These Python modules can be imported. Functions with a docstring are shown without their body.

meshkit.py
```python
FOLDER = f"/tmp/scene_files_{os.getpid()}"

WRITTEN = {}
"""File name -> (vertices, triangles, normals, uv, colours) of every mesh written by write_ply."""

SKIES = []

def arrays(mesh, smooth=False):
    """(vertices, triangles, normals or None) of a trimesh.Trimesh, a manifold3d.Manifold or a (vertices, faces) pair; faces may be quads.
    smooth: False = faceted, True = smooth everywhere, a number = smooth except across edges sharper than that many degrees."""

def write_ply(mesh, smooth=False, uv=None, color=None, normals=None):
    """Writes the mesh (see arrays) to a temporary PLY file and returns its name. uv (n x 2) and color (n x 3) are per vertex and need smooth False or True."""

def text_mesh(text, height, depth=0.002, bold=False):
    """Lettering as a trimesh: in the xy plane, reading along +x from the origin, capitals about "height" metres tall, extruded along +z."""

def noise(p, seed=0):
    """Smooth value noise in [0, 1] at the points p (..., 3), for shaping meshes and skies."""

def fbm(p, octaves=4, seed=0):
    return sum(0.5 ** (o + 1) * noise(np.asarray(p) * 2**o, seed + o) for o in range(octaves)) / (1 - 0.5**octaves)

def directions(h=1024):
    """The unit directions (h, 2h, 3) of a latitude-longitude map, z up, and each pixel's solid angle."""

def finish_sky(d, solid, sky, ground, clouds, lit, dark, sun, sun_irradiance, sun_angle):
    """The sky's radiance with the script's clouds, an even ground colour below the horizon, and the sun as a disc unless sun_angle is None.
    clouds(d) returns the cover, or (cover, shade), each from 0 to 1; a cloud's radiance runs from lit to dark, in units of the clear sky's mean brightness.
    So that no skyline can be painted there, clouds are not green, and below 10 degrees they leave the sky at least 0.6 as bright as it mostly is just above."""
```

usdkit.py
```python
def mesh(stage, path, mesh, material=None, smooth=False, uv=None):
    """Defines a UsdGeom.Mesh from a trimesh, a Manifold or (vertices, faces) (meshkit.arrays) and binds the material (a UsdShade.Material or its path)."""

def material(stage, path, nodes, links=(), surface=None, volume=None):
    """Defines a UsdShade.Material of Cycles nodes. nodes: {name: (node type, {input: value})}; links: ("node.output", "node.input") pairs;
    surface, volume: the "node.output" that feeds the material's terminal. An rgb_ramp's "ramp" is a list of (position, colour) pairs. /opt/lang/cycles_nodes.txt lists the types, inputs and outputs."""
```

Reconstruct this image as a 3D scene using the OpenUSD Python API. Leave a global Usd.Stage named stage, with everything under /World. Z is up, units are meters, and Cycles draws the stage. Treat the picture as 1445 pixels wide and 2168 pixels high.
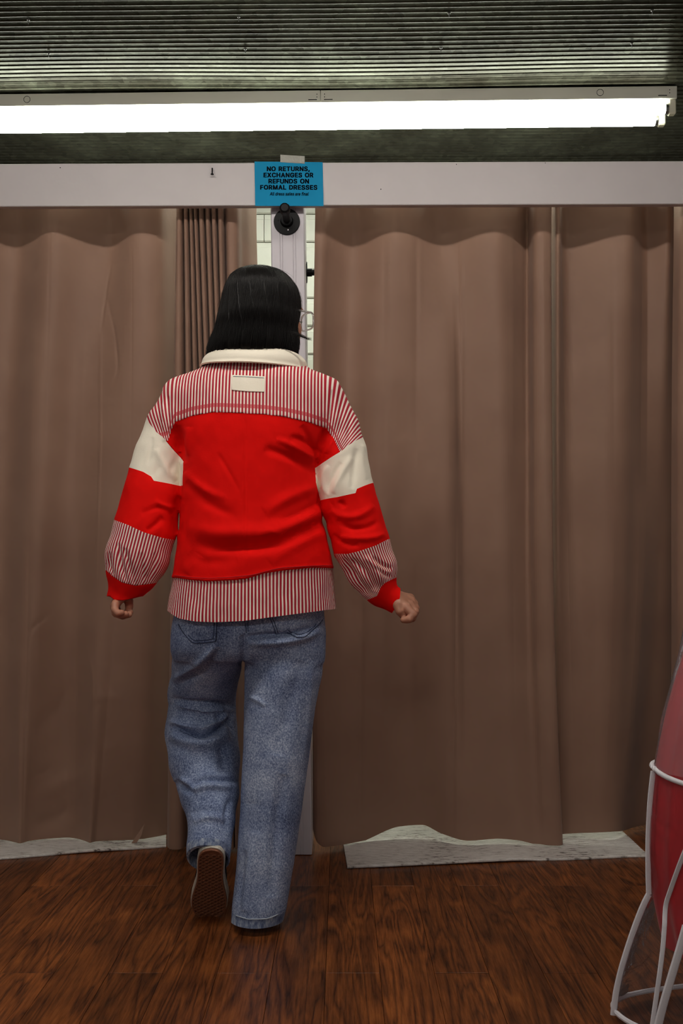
import math, random
import numpy as np, trimesh, manifold3d, shapely
from shapely.geometry import Polygon, Point, LineString
from scipy.interpolate import CubicSpline, PchipInterpolator
from scipy.sparse import coo_matrix
from scipy.spatial import cKDTree, Delaunay
from pxr import Usd, UsdGeom, UsdLux, UsdShade, Gf, Sdf, Vt
import usdkit, meshkit
M3 = manifold3d.Manifold

stage = Usd.Stage.CreateInMemory()
UsdGeom.SetStageUpAxis(stage, 'Z'); UsdGeom.SetStageMetersPerUnit(stage, 1.0)
stage.DefinePrim('/World', 'Xform'); stage.DefinePrim('/World/Looks', 'Scope')

# ------------------------------------------------------------------ camera, light, exposure
F, CX, HZ, CH = 2106.0, 722.5, 1206.0, 0.88          # focal length and horizon in pixels of 1445 x 2168, lens height
cam = UsdGeom.Camera.Define(stage, '/World/camera')
cam.CreateHorizontalApertureAttr(24.0); cam.CreateVerticalApertureAttr(24.0 * 2168 / 1445)
cam.CreateFocalLengthAttr(24.0 * F / 1445)
cam.CreateVerticalApertureOffsetAttr((HZ - 1084) / 1445 * 24.0)
cam.CreateFStopAttr(0.0); cam.CreateClippingRangeAttr((0.05, 100.0))
cam.AddTranslateOp().Set(Gf.Vec3d(0, 0, CH)); cam.AddRotateXOp().Set(90.0)
cam.CreateExposureAttr(0.0)
AMBIENT, FRONT_TUBE, BACK_TUBE = 0.05, 31.0, 27.0
dome = UsdLux.DomeLight.Define(stage, '/World/room_glow'); dome.CreateIntensityAttr(AMBIENT); dome.CreateColorAttr(Gf.Vec3f(1.0, 0.97, 0.92))

def px(x, y, Y):                                      # a picture point at depth Y -> metres
    return np.array([(x - CX) * Y / F, Y, CH - (y - HZ) * Y / F])

# ------------------------------------------------------------------ helpers
counts = {}
def numbered(parent, name):
    k = counts.get((parent, name), 0); counts[(parent, name)] = k + 1
    return f'{parent}/{name}' if k == 0 else f'{parent}/{name}_{k:03d}'
def tag(o, label=None, cat=None, group=None, kind=None):
    p = o.GetPrim() if hasattr(o, 'GetPrim') else o
    for k, v in (('label', label), ('category', cat), ('group', group), ('kind', kind)):
        if v: p.SetCustomDataByKey(k, v)
    return p
def obj(name, mesh, mat, parent=None, smooth=35, uv=None):
    path = numbered(str(parent.GetPath()) if parent is not None else '/World', name)
    if callable(uv):
        v, f, n = meshkit.arrays(mesh, smooth); return usdkit.mesh(stage, path, (v, f), MAT[mat], smooth=True, uv=uv(v)).GetPrim()
    return usdkit.mesh(stage, path, mesh, MAT[mat], smooth=smooth, uv=uv).GetPrim()
def thing(name, label=None, cat=None, loc=(0, 0, 0), rz=0.0, group=None, kind=None, parent=None):
    x = UsdGeom.Xform.Define(stage, numbered(str(parent.GetPath()) if parent is not None else '/World', name))
    x.AddTranslateOp().Set(Gf.Vec3d(*map(float, loc)))
    if rz: x.AddRotateZOp().Set(float(rz))
    return tag(x, label, cat, group, kind)
def curves(name, pts, widths, mat, parent):
    c = UsdGeom.BasisCurves.Define(stage, numbered(str(parent.GetPath()), name))
    c.CreateTypeAttr('linear')
    c.CreatePointsAttr(Vt.Vec3fArray.FromNumpy(np.vstack(pts).astype(np.float32)))
    c.CreateCurveVertexCountsAttr(Vt.IntArray.FromNumpy(np.array([len(p) for p in pts], np.int32)))
    c.CreateWidthsAttr(Vt.FloatArray.FromNumpy(np.concatenate(widths).astype(np.float32))); c.SetWidthsInterpolation('vertex')
    UsdShade.MaterialBindingAPI.Apply(c.GetPrim()).Bind(MAT[mat])
    return c.GetPrim()
def box(x0, x1, y0, y1, z0, z1):
    m = trimesh.creation.box((x1 - x0, y1 - y0, z1 - z0)); m.apply_translation(((x0 + x1) / 2, (y0 + y1) / 2, (z0 + z1) / 2)); return m
def cbox(x0, x1, y0, y1, z0, z1, c=0.002):            # chamfered box
    v = []
    for sx in (0, 1):
        for sy in (0, 1):
            for sz in (0, 1):
                p = np.array([(x0, x1)[sx], (y0, y1)[sy], (z0, z1)[sz]]); s = np.array([1 - 2 * sx, 1 - 2 * sy, 1 - 2 * sz]) * c
                for k in range(3):
                    q = p + s; q[k] = p[k]; v.append(q)
    return hull(v)
def hull(v):
    return trimesh.Trimesh(*mf(M3.hull_points(np.asarray(v, float))), process=False)
def mf(m):
    k = m.to_mesh(); return np.array(k.vert_properties[:, :3], float), np.array(k.tri_verts)
def tm(m): return trimesh.Trimesh(*mf(m), process=False)
def to_m(v, f): return M3(manifold3d.Mesh(np.asarray(v, np.float32), np.asarray(f, np.uint32)))
def cat(*ms): return trimesh.util.concatenate(list(ms))
def tube(pts, r, n=10, closed=False, flat=1.0):
    pts = np.asarray(pts, float); N = len(pts); r = np.broadcast_to(np.asarray(r, float), (N,))
    t = np.gradient(pts, axis=0) if not closed else np.roll(pts, -1, 0) - np.roll(pts, 1, 0)
    t /= np.maximum(np.linalg.norm(t, axis=1, keepdims=True), 1e-12)
    ref = np.array([0, 1.0, 0]) if abs(t[:, 1]).mean() < 0.8 else np.array([0, 0, 1.0])
    a = np.cross(t, ref); a /= np.maximum(np.linalg.norm(a, axis=1, keepdims=True), 1e-12); b = np.cross(t, a)
    th = np.arange(n) * 2 * np.pi / n
    v = (pts[:, None] + r[:, None, None] * (np.cos(th)[None, :, None] * a[:, None] + flat * np.sin(th)[None, :, None] * b[:, None])).reshape(-1, 3)
    f = []
    for i in range(N if closed else N - 1):
        for j in range(n):
            p, q = i * n + j, i * n + (j + 1) % n; i2 = (i + 1) % N; s, u = i2 * n + j, i2 * n + (j + 1) % n
            f += [[p, q, u], [p, u, s]]
    if not closed:
        v = np.vstack([v, pts[0], pts[-1]]); c0, c1 = N * n, N * n + 1
        for j in range(n):
            f += [[c0, (j + 1) % n, j], [c1, (N - 1) * n + j, (N - 1) * n + (j + 1) % n]]
    m = trimesh.Trimesh(v, f, process=False); m.fix_normals(); return m
def dense(pts, n=40):
    pts = np.asarray(pts, float); s = np.r_[0, np.cumsum(np.linalg.norm(np.diff(pts, axis=0), axis=1))]
    return PchipInterpolator(s, pts)(np.linspace(0, s[-1], n))
def lathe(profile, n=32, axis='y', at=(0, 0, 0)):     # profile (r, h)
    m = trimesh.creation.revolve(np.asarray(profile, float), sections=n)
    if axis == 'y': m.apply_transform(trimesh.transformations.rotation_matrix(-np.pi / 2, [1, 0, 0]))
    if axis == 'x': m.apply_transform(trimesh.transformations.rotation_matrix(np.pi / 2, [0, 1, 0]))
    m.apply_translation(at); return m
def grid_solid(P, thick, uvgrid=None):                # P (n, m, 3): a sheet with thickness, closed
    n, m = P.shape[:2]
    du, dv = np.gradient(P, axis=0), np.gradient(P, axis=1)
    N = np.cross(du, dv); N /= np.maximum(np.linalg.norm(N, axis=2, keepdims=True), 1e-12)
    A, B = (P + N * thick / 2).reshape(-1, 3), (P - N * thick / 2).reshape(-1, 3)
    i, j = np.meshgrid(np.arange(n - 1), np.arange(m - 1), indexing='ij'); k = (i * m + j).ravel()
    q = np.stack([k, k + m, k + m + 1, k + 1], 1); o = n * m
    ring = np.r_[np.arange(m), np.arange(1, n) * m + m - 1, (n - 1) * m + np.arange(m - 2, -1, -1), np.arange(n - 2, 0, -1) * m]
    nx = np.roll(ring, -1)
    faces = np.vstack([q, q[:, ::-1] + o, np.stack([ring, nx, nx + o, ring + o], 1)])
    v = np.vstack([A, B]); f = np.vstack([faces[:, [0, 1, 2]], faces[:, [0, 2, 3]]])
    return trimesh.Trimesh(v, f, process=False)
def sstep(a, b, x):
    t = np.clip((x - a) / (b - a), 0, 1); return t * t * (3 - 2 * t)

# ---- implicit shapes -> mesh
def surface_nets(Fv, o, h):
    s = Fv < 0; nx, ny, nz = Fv.shape
    acc = np.zeros((nx - 1, ny - 1, nz - 1, 3)); cnt = np.zeros((nx - 1, ny - 1, nz - 1))
    cor = [(i, j, k) for i in (0, 1) for j in (0, 1) for k in (0, 1)]
    sl = lambda c: tuple(slice(c[a], Fv.shape[a] - 1 + c[a]) for a in range(3))
    for a in cor:
        for ax in range(3):
            if a[ax] == 0:
                b = list(a); b[ax] = 1; b = tuple(b)
                fa, fb = Fv[sl(a)], Fv[sl(b)]; ch = (fa < 0) != (fb < 0)
                t = np.where(ch, fa / np.where(ch, fa - fb, 1), 0)
                for q in range(3): acc[..., q] += np.where(ch, a[q] + (t if q == ax else 0), 0)
                cnt += ch
    on = cnt > 0; idx = -np.ones(on.shape, int); idx[on] = np.arange(on.sum())
    cell = np.argwhere(on); v = o + h * (cell + acc[on] / cnt[on][:, None])
    f = []
    for ax in range(3):
        b, c = (ax + 1) % 3, (ax + 2) % 3
        lo, hi = [slice(None)] * 3, [slice(None)] * 3
        lo[ax] = slice(0, Fv.shape[ax] - 1); hi[ax] = slice(1, None)
        ch = s[tuple(lo)] != s[tuple(hi)]; e = np.argwhere(ch)
        e = e[(e[:, b] > 0) & (e[:, c] > 0) & (e[:, b] < Fv.shape[b] - 1) & (e[:, c] < Fv.shape[c] - 1)]
        def at(db, dc):
            p = e.copy(); p[:, b] -= db; p[:, c] -= dc; return idx[p[:, 0], p[:, 1], p[:, 2]]
        q = np.stack([at(1, 1), at(0, 1), at(0, 0), at(1, 0)], 1)
        flip = ~s[e[:, 0], e[:, 1], e[:, 2]]; q[flip] = q[flip][:, ::-1]
        f += [q[:, [0, 1, 2]], q[:, [0, 2, 3]]]
    return v, np.vstack(f)
def relax(v, f, n):                                    # Taubin smoothing
    e = np.unique(np.sort(np.vstack([f[:, [0, 1]], f[:, [1, 2]], f[:, [2, 0]]]), axis=1), axis=0); i, j = np.r_[e[:, 0], e[:, 1]], np.r_[e[:, 1], e[:, 0]]
    A = coo_matrix((np.ones(len(i)), (i, j)), shape=(len(v), len(v))).tocsr(); w = 1 / np.maximum(np.asarray(A.sum(1)), 1)
    for k in range(n):
        d = A.dot(v) * w - v; v = v + (0.5 if k % 2 == 0 else -0.52) * d
    return v
def implicit(fn, lo, hi, h, refine=None, smooth=6):
    lo, hi = np.array(lo, float), np.array(hi, float); n = np.ceil((hi - lo) / h).astype(int) + 1
    g = np.stack(np.meshgrid(*[lo[k] + h * np.arange(n[k]) for k in range(3)], indexing='ij'), -1)
    Fv = fn(g[..., 0], g[..., 1], g[..., 2])
    for k in range(3):
        e = [slice(None)] * 3
        for q in (0, -1): e[k] = q; Fv[tuple(e)] = np.maximum(Fv[tuple(e)], h * 0.5)
    v, f = surface_nets(Fv, lo, h)
    v = relax(v, f, smooth)
    m = to_m(v, f)
    if m.is_empty():
        raise ValueError('implicit surface is not manifold: ' + str(m.status()))
    parts = m.decompose()
    if len(parts) > 1: m = max(parts, key=lambda q: q.volume())
    return m.refine_to_length(refine) if refine else m
def cone(x, y, z, a, b, ra, rb, fy=1.0):              # round cone distance; fy < 1 flattens it in depth
    a, b = np.asarray(a, float), np.asarray(b, float); d = b - a
    q = np.stack([x - a[0], y - a[1], z - a[2]], -1)
    t = np.clip((q @ d) / (d @ d), 0, 1)
    w = q - t[..., None] * d
    if fy != 1.0: w = w * np.array([1, 1 / fy, 1])
    return np.linalg.norm(w, axis=-1) - (ra + (rb - ra) * t)
def chain(x, y, z, pts, rad, k=0.012, fy=1.0):
    o = None
    for i in range(len(pts) - 1):
        d = cone(x, y, z, pts[i], pts[i + 1], rad[i], rad[i + 1], fy); o = d if o is None else smin(o, d, k)
    return o
def smin(a, b, k):
    hh = np.clip(0.5 + 0.5 * (b - a) / k, 0, 1); return b + (a - b) * hh - k * hh * (1 - hh)
def ell(x, y, z, c, r):
    q = np.sqrt(((x - c[0]) / r[0]) ** 2 + ((y - c[1]) / r[1]) ** 2 + ((z - c[2]) / r[2]) ** 2); return (q - 1) * min(r)

def screen(v):
    return np.stack([CX + F * v[:, 0] / v[:, 1], HZ - F * (v[:, 2] - CH) / v[:, 1]], 1)
def dist_poly(p, poly):
    poly = np.asarray(poly, float); best = np.full(len(p), 1e9)
    for a, b in zip(poly[:-1], poly[1:]):
        d = b - a; t = np.clip(((p - a) @ d) / (d @ d), 0, 1)
        best = np.minimum(best, np.linalg.norm(p - a - t[:, None] * d, axis=1))
    return best
def taper(p, poly):                                    # fades a fold towards both its ends
    poly = np.asarray(poly, float); seg = np.linalg.norm(np.diff(poly, axis=0), axis=1); L = seg.sum(); s0 = 0; best = np.full(len(p), 1e9); s = np.zeros(len(p))
    for a, b, l in zip(poly[:-1], poly[1:], seg):
        d = b - a; t = np.clip(((p - a) @ d) / (d @ d), 0, 1); e = np.linalg.norm(p - a - t[:, None] * d, axis=1)
        s = np.where(e < best, s0 + t * l, s); best = np.minimum(best, e); s0 += l
    return best, np.sin(np.pi * np.clip(s / L, 0.0, 1)) ** 0.5
def fold_mesh(m, folds, extra=None, gain=1.35):                   # folds: (polyline in picture points, width, millimetres out); on the back of the cloth
    v, f = mf(m); t = trimesh.Trimesh(v, f, process=False); n = np.array(t.vertex_normals)
    p = screen(v); w = np.clip(-n[:, 1] * 2.0 + 0.5, 0, 1); off = np.zeros(len(v))
    for poly, width, mm in folds:
        poly = dense(poly, 14) if len(poly) > 2 else np.asarray(poly, float)
        d, e = taper(p, poly); off += gain * mm / 1000 * e * np.exp(-(d / width) ** 2)
    if extra is not None: off += extra(v, p, n)
    return to_m(v + n * (off * w)[:, None], f)
def prism(poly, Y, y0, y1):                            # picture outline at depth Y, extruded straight along y from y0 to y1
    pts = np.array([px(a, b, Y)[[0, 2]] for a, b in poly])
    pg = Polygon(pts).buffer(0)
    t = trimesh.creation.extrude_polygon(pg, y1 - y0, engine='earcut')
    v = np.array(t.vertices); w = np.stack([v[:, 0], y1 - v[:, 2], v[:, 1]], 1)
    m = to_m(*mf_weld(w, t.faces)); 
    return m if m.volume() > 0 else to_m(mf_weld(w, np.array(t.faces)[:, ::-1])[0], mf_weld(w, np.array(t.faces)[:, ::-1])[1])
def mf_weld(v, f):
    t = trimesh.Trimesh(v, f, process=True, merge_norm=True, merge_tex=True); t.fix_normals(); return np.array(t.vertices), np.array(t.faces)
class Drape:                                           # the back surface of a cloth, to lay seams, pockets and tags on it
    def __init__(self, m):
        v, f = mf(m); n = trimesh.Trimesh(v, f, process=False).vertex_normals; k = n[:, 1] < -0.15
        self.v, self.n = v[k], np.array(n)[k]; self.t = cKDTree(screen(self.v))
    def __call__(self, p, off=0.0):
        p = np.atleast_2d(np.asarray(p, float)); d, i = self.t.query(p, k=5); w = 1 / (d + 0.3) ** 2; w /= w.sum(1, keepdims=True)
        Y = (self.v[i, 1] * w).sum(1); n = (self.n[i] * w[..., None]).sum(1); n /= np.linalg.norm(n, axis=1, keepdims=True)
        return np.stack([(p[:, 0] - CX) * Y / F, Y, CH - (p[:, 1] - HZ) * Y / F], 1) + n * off
    def patch(self, poly, off, thick, step=4.0):
        pg = Polygon(poly); ring = np.array(pg.exterior.segmentize(step).coords)[:-1]
        x0, y0, x1, y1 = pg.bounds; gx, gy = np.meshgrid(np.arange(x0, x1, step), np.arange(y0, y1, step)); c = np.stack([gx.ravel(), gy.ravel()], 1)
        inner = pg.buffer(-step * 0.5); c = np.array([q for q in c if inner.contains(Point(q))]).reshape(-1, 2)
        p = np.vstack([ring, c]); tri = Delaunay(p).simplices
        tri = np.array([t for t in tri if pg.buffer(1e-6).contains(Point(p[t].mean(0)))])
        a = p[tri]; cr = (a[:, 1, 0] - a[:, 0, 0]) * (a[:, 2, 1] - a[:, 0, 1]) - (a[:, 1, 1] - a[:, 0, 1]) * (a[:, 2, 0] - a[:, 0, 0])
        tri[cr > 0] = tri[cr > 0][:, ::-1]
        A, B = self(p, off + thick), self(p, off - 0.002); n, r = len(p), len(ring); i = np.arange(r); j = (i + 1) % r
        f = np.vstack([tri, tri[:, ::-1] + n, np.stack([i, j, j + n], 1), np.stack([i, j + n, i + n], 1)])
        return trimesh.Trimesh(np.vstack([A, B]), f, process=False)
    def line(self, poly, r, off=0.0005, n=40):
        return tube(self(dense(poly, n), off), r, 6)

# ------------------------------------------------------------------ materials
MAT = {}
def srgb(*c):
    c = np.array(c, float) / 255; return tuple(np.where(c <= 0.04045, c / 12.92, ((c + 0.055) / 1.055) ** 2.4))
def mat(name, nodes, links, surface='p.BSDF'):
    MAT[name] = usdkit.material(stage, '/World/Looks/' + name, nodes, links, surface=surface)
def plain(name, c, rough=0.6, metal=0.0, bump=None, vary=0.0, vscale=6.0, **kw):
    nodes = {'p': ('principled_bsdf', {'base_color': c, 'roughness': rough, 'metallic': metal, **kw})}; links = []
    nodes['g'] = ('geometry', {})
    if vary:
        nodes['n'] = ('noise_texture', {'scale': vscale, 'detail': 5.0, 'roughness': 0.6})
        nodes['r'] = ('rgb_ramp', {'ramp': [(0.25, tuple(np.array(c) * (1 - vary))), (0.75, tuple(np.minimum(np.array(c) * (1 + vary), 1)))]})
        links += [('g.position', 'n.vector'), ('n.fac', 'r.fac'), ('r.color', 'p.base_color')]
    if bump:
        nodes['bn'] = ('noise_texture', {'scale': bump[0], 'detail': 3.0}); nodes['b'] = ('bump', {'strength': bump[1], 'distance': 0.002})
        links += [('g.position', 'bn.vector'), ('bn.fac', 'b.height'), ('b.normal', 'p.normal')]
    mat(name, nodes, links)
plain('white_paint', srgb(198, 190, 190), 0.45, bump=(60, 0.15), vary=0.03, vscale=9)
plain('post_paint', srgb(205, 198, 204), 0.45, bump=(60, 0.15), vary=0.03)
plain('wall_paint', srgb(206, 206, 196), 0.55, bump=(40, 0.2), vary=0.03)
plain('black_iron', srgb(13, 13, 14), 0.5, specular_ior_level=0.16)
plain('hole_dark', srgb(12, 11, 10), 0.9)
plain('steel', srgb(150, 150, 148), 0.3, 1.0)
plain('fixture_paint', srgb(205, 202, 190), 0.4)
plain('socket_plastic', srgb(225, 220, 200), 0.5)
plain('sign_paper', srgb(14, 140, 186), 0.7, specular_ior_level=0.2)
plain('ink', srgb(6, 12, 22), 0.8, specular_ior_level=0.1)
plain('rug_back', srgb(120, 112, 104), 0.95)
plain('red_cloth', srgb(236, 12, 7), 0.85, bump=(260, 0.12), vary=0.05, vscale=14, specular_ior_level=0.12)
plain('cream_cloth', srgb(250, 240, 221), 0.8, bump=(260, 0.12), vary=0.03)
plain('red_thread', srgb(190, 20, 36), 0.7)
plain('skin', srgb(176, 122, 98), 0.5, bump=(300, 0.1), vary=0.06, vscale=30, subsurface_weight=0.15, subsurface_radius=(0.01, 0.004, 0.002), subsurface_scale=0.5)
plain('nail', srgb(205, 160, 145), 0.3)
plain('hair', srgb(13, 9, 8), 0.5, bump=(90, 0.2), specular_ior_level=0.3)
plain('eye_white', srgb(225, 220, 212), 0.2)
plain('iris', srgb(40, 26, 18), 0.2)
plain('lip', srgb(150, 82, 76), 0.45)
plain('gum_sole', srgb(128, 80, 56), 0.6)
plain('shoe_rubber', srgb(214, 208, 194), 0.5)
plain('shoe_canvas', srgb(22, 22, 26), 0.85)
plain('denim_dark', srgb(52, 62, 92), 0.9)
plain('denim_light', srgb(176, 186, 198), 0.9)
plain('dress_red', srgb(205, 14, 32), 0.42, bump=(120, 0.1), sheen_weight=0.2)
plain('piping', srgb(222, 220, 226), 0.6)
mat('strand', {'p': ('principled_hair_bsdf', {'model': 'Chiang', 'parametrization': 'Direct coloring', 'color': srgb(34, 26, 24), 'roughness': 0.35})}, [], 'p.BSDF')
# curtain: brown polyester with a fine weave
mat('curtain', {'g': ('geometry', {}), 'n': ('noise_texture', {'scale': 5.0, 'detail': 4.0}),
    'r': ('rgb_ramp', {'ramp': [(0.3, srgb(141, 108, 90)), (0.7, srgb(150, 117, 98))]}),
    'mp': ('mapping', {'scale': (900.0, 900.0, 1400.0)}), 'w': ('noise_texture', {'scale': 1.0, 'detail': 1.0}),
    'n2': ('noise_texture', {'scale': 14.0, 'detail': 3.0}), 'b2': ('bump', {'strength': 0.2, 'distance': 0.01}),
    'b': ('bump', {'strength': 0.08, 'distance': 0.001}), 'p': ('principled_bsdf', {'roughness': 0.62, 'sheen_weight': 0.12, 'sheen_roughness': 0.5, 'specular_ior_level': 0.35})},
    [('g.position', 'n.vector'), ('n.fac', 'r.fac'), ('r.color', 'p.base_color'), ('g.position', 'mp.vector'), ('mp.vector', 'w.vector'), ('w.fac', 'b.height'),
     ('g.position', 'n2.vector'), ('n2.fac', 'b2.height'), ('b2.normal', 'b.normal'), ('b.normal', 'p.normal')])
# striped knit: st.x counts stripes, st.y is the height above the seam (millimetres)
def striped(name, red, cream, stitch=False):
    nodes = {'u': ('uvmap', {'attribute': 'st'}), 's': ('separate_xyz', {}), 'fr': ('math', {'math_type': 'fraction'}),
        'sub': ('math', {'math_type': 'subtract', 'value2': 0.5}), 'ab': ('math', {'math_type': 'absolute'}),
        'm': ('map_range', {'range_type': 'smoothstep', 'from_min': 0.17, 'from_max': 0.27, 'to_min': 0.0, 'to_max': 1.0, 'clamp': True}),
        'c': ('mix_color', {'a': cream, 'b': red}), 'g': ('geometry', {}), 'bn': ('noise_texture', {'scale': 320.0, 'detail': 2.0}),
        'b': ('bump', {'strength': 0.12, 'distance': 0.002}), 'p': ('principled_bsdf', {'roughness': 0.8})}
    links = [('u.UV', 's.vector'), ('s.x', 'fr.value1'), ('fr.value', 'sub.value1'), ('sub.value', 'ab.value1'), ('ab.value', 'm.value'), ('m.result', 'c.fac'),
        ('g.position', 'bn.vector'), ('bn.fac', 'b.height'), ('b.normal', 'p.normal')]
    if stitch:
        nodes |= {'d': ('math', {'math_type': 'subtract', 'value2': 14.0}), 'da': ('math', {'math_type': 'absolute'}), 'dm': ('map_range', {'from_min': 3.0, 'from_max': 4.5, 'to_min': 0.75, 'to_max': 0.0, 'clamp': True}),
                  'c2': ('mix_color', {'b': srgb(196, 24, 44)})}
        links += [('s.y', 'd.value1'), ('d.value', 'da.value1'), ('da.value', 'dm.value'), ('dm.result', 'c2.fac'), ('c.result', 'c2.a'), ('c2.result', 'p.base_color')]
    else: links += [('c.result', 'p.base_color')]
    mat(name, nodes, links)
striped('stripe', srgb(176, 18, 44), srgb(252, 238, 226)); striped('stripe_yoke', srgb(176, 18, 44), srgb(252, 238, 226), True)
# washed denim
mat('denim', {'g': ('geometry', {}), 'n1': ('noise_texture', {'scale': 9.0, 'detail': 4.0, 'roughness': 0.55}), 'm1': ('mapping', {'scale': (240.0, 240.0, 190.0)}), 'n2': ('noise_texture', {'scale': 1.25, 'detail': 3.0, 'roughness': 0.62}),
    'add': ('math', {'math_type': 'multiply_add', 'value2': 0.55}), 'r': ('rgb_ramp', {'ramp': [(0.50, srgb(54, 64, 98)), (0.67, srgb(104, 118, 152)), (0.83, srgb(142, 156, 188)), (1.0, srgb(194, 204, 222))]}),
    'b': ('bump', {'strength': 0.25, 'distance': 0.0012}), 'p': ('principled_bsdf', {'roughness': 0.9, 'specular_ior_level': 0.2})},
    [('g.position', 'n1.vector'), ('g.position', 'm1.vector'), ('m1.vector', 'n2.vector'), ('n1.fac', 'add.value1'), ('n2.fac', 'add.value3'), ('add.value', 'r.fac'), ('r.color', 'p.base_color'), ('n2.fac', 'b.height'), ('b.normal', 'p.normal')])
mat('denim_hem', {'g': ('geometry', {}), 'm1': ('mapping', {'scale': (85.0, 85.0, 40.0)}), 'n2': ('noise_texture', {'scale': 1.0, 'detail': 4.0, 'roughness': 0.7}),
    'r': ('rgb_ramp', {'ramp': [(0.35, srgb(66, 80, 118)), (0.5, srgb(124, 138, 166)), (0.66, srgb(180, 188, 200))]}), 'b': ('bump', {'strength': 0.4, 'distance': 0.003}), 'p': ('principled_bsdf', {'roughness': 0.9})},
    [('g.position', 'm1.vector'), ('m1.vector', 'n2.vector'), ('n2.fac', 'r.fac'), ('r.color', 'p.base_color'), ('n2.fac', 'b.height'), ('b.normal', 'p.normal')])
# galvanised sheet with spangle
mat('galvanised', {'g': ('geometry', {}), 'v': ('voronoi_texture', {'scale': 42.0}), 'bw': ('rgb_to_bw', {}), 'n': ('noise_texture', {'scale': 3.5, 'detail': 6.0, 'roughness': 0.65}),
    'r': ('rgb_ramp', {'ramp': [(0.25, srgb(40, 34, 25)), (0.5, srgb(66, 65, 54)), (0.75, srgb(98, 100, 86))]}), 'mx': ('mix_color', {'blend_type': 'multiply', 'fac': 0.35}),
    'rr': ('map_range', {'from_min': 0.0, 'from_max': 1.0, 'to_min': 0.20, 'to_max': 0.34}), 'p': ('principled_bsdf', {'metallic': 0.45, 'specular_ior_level': 0.12, 'specular_tint': (0.5, 0.5, 0.5)})},
    [('g.position', 'v.vector'), ('g.position', 'n.vector'), ('n.fac', 'r.fac'), ('r.color', 'mx.a'), ('bw.val', 'mx.b'), ('mx.result', 'p.base_color'), ('v.color', 'bw.color'), ('bw.val', 'rr.value'), ('rr.result', 'p.roughness')])
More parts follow.
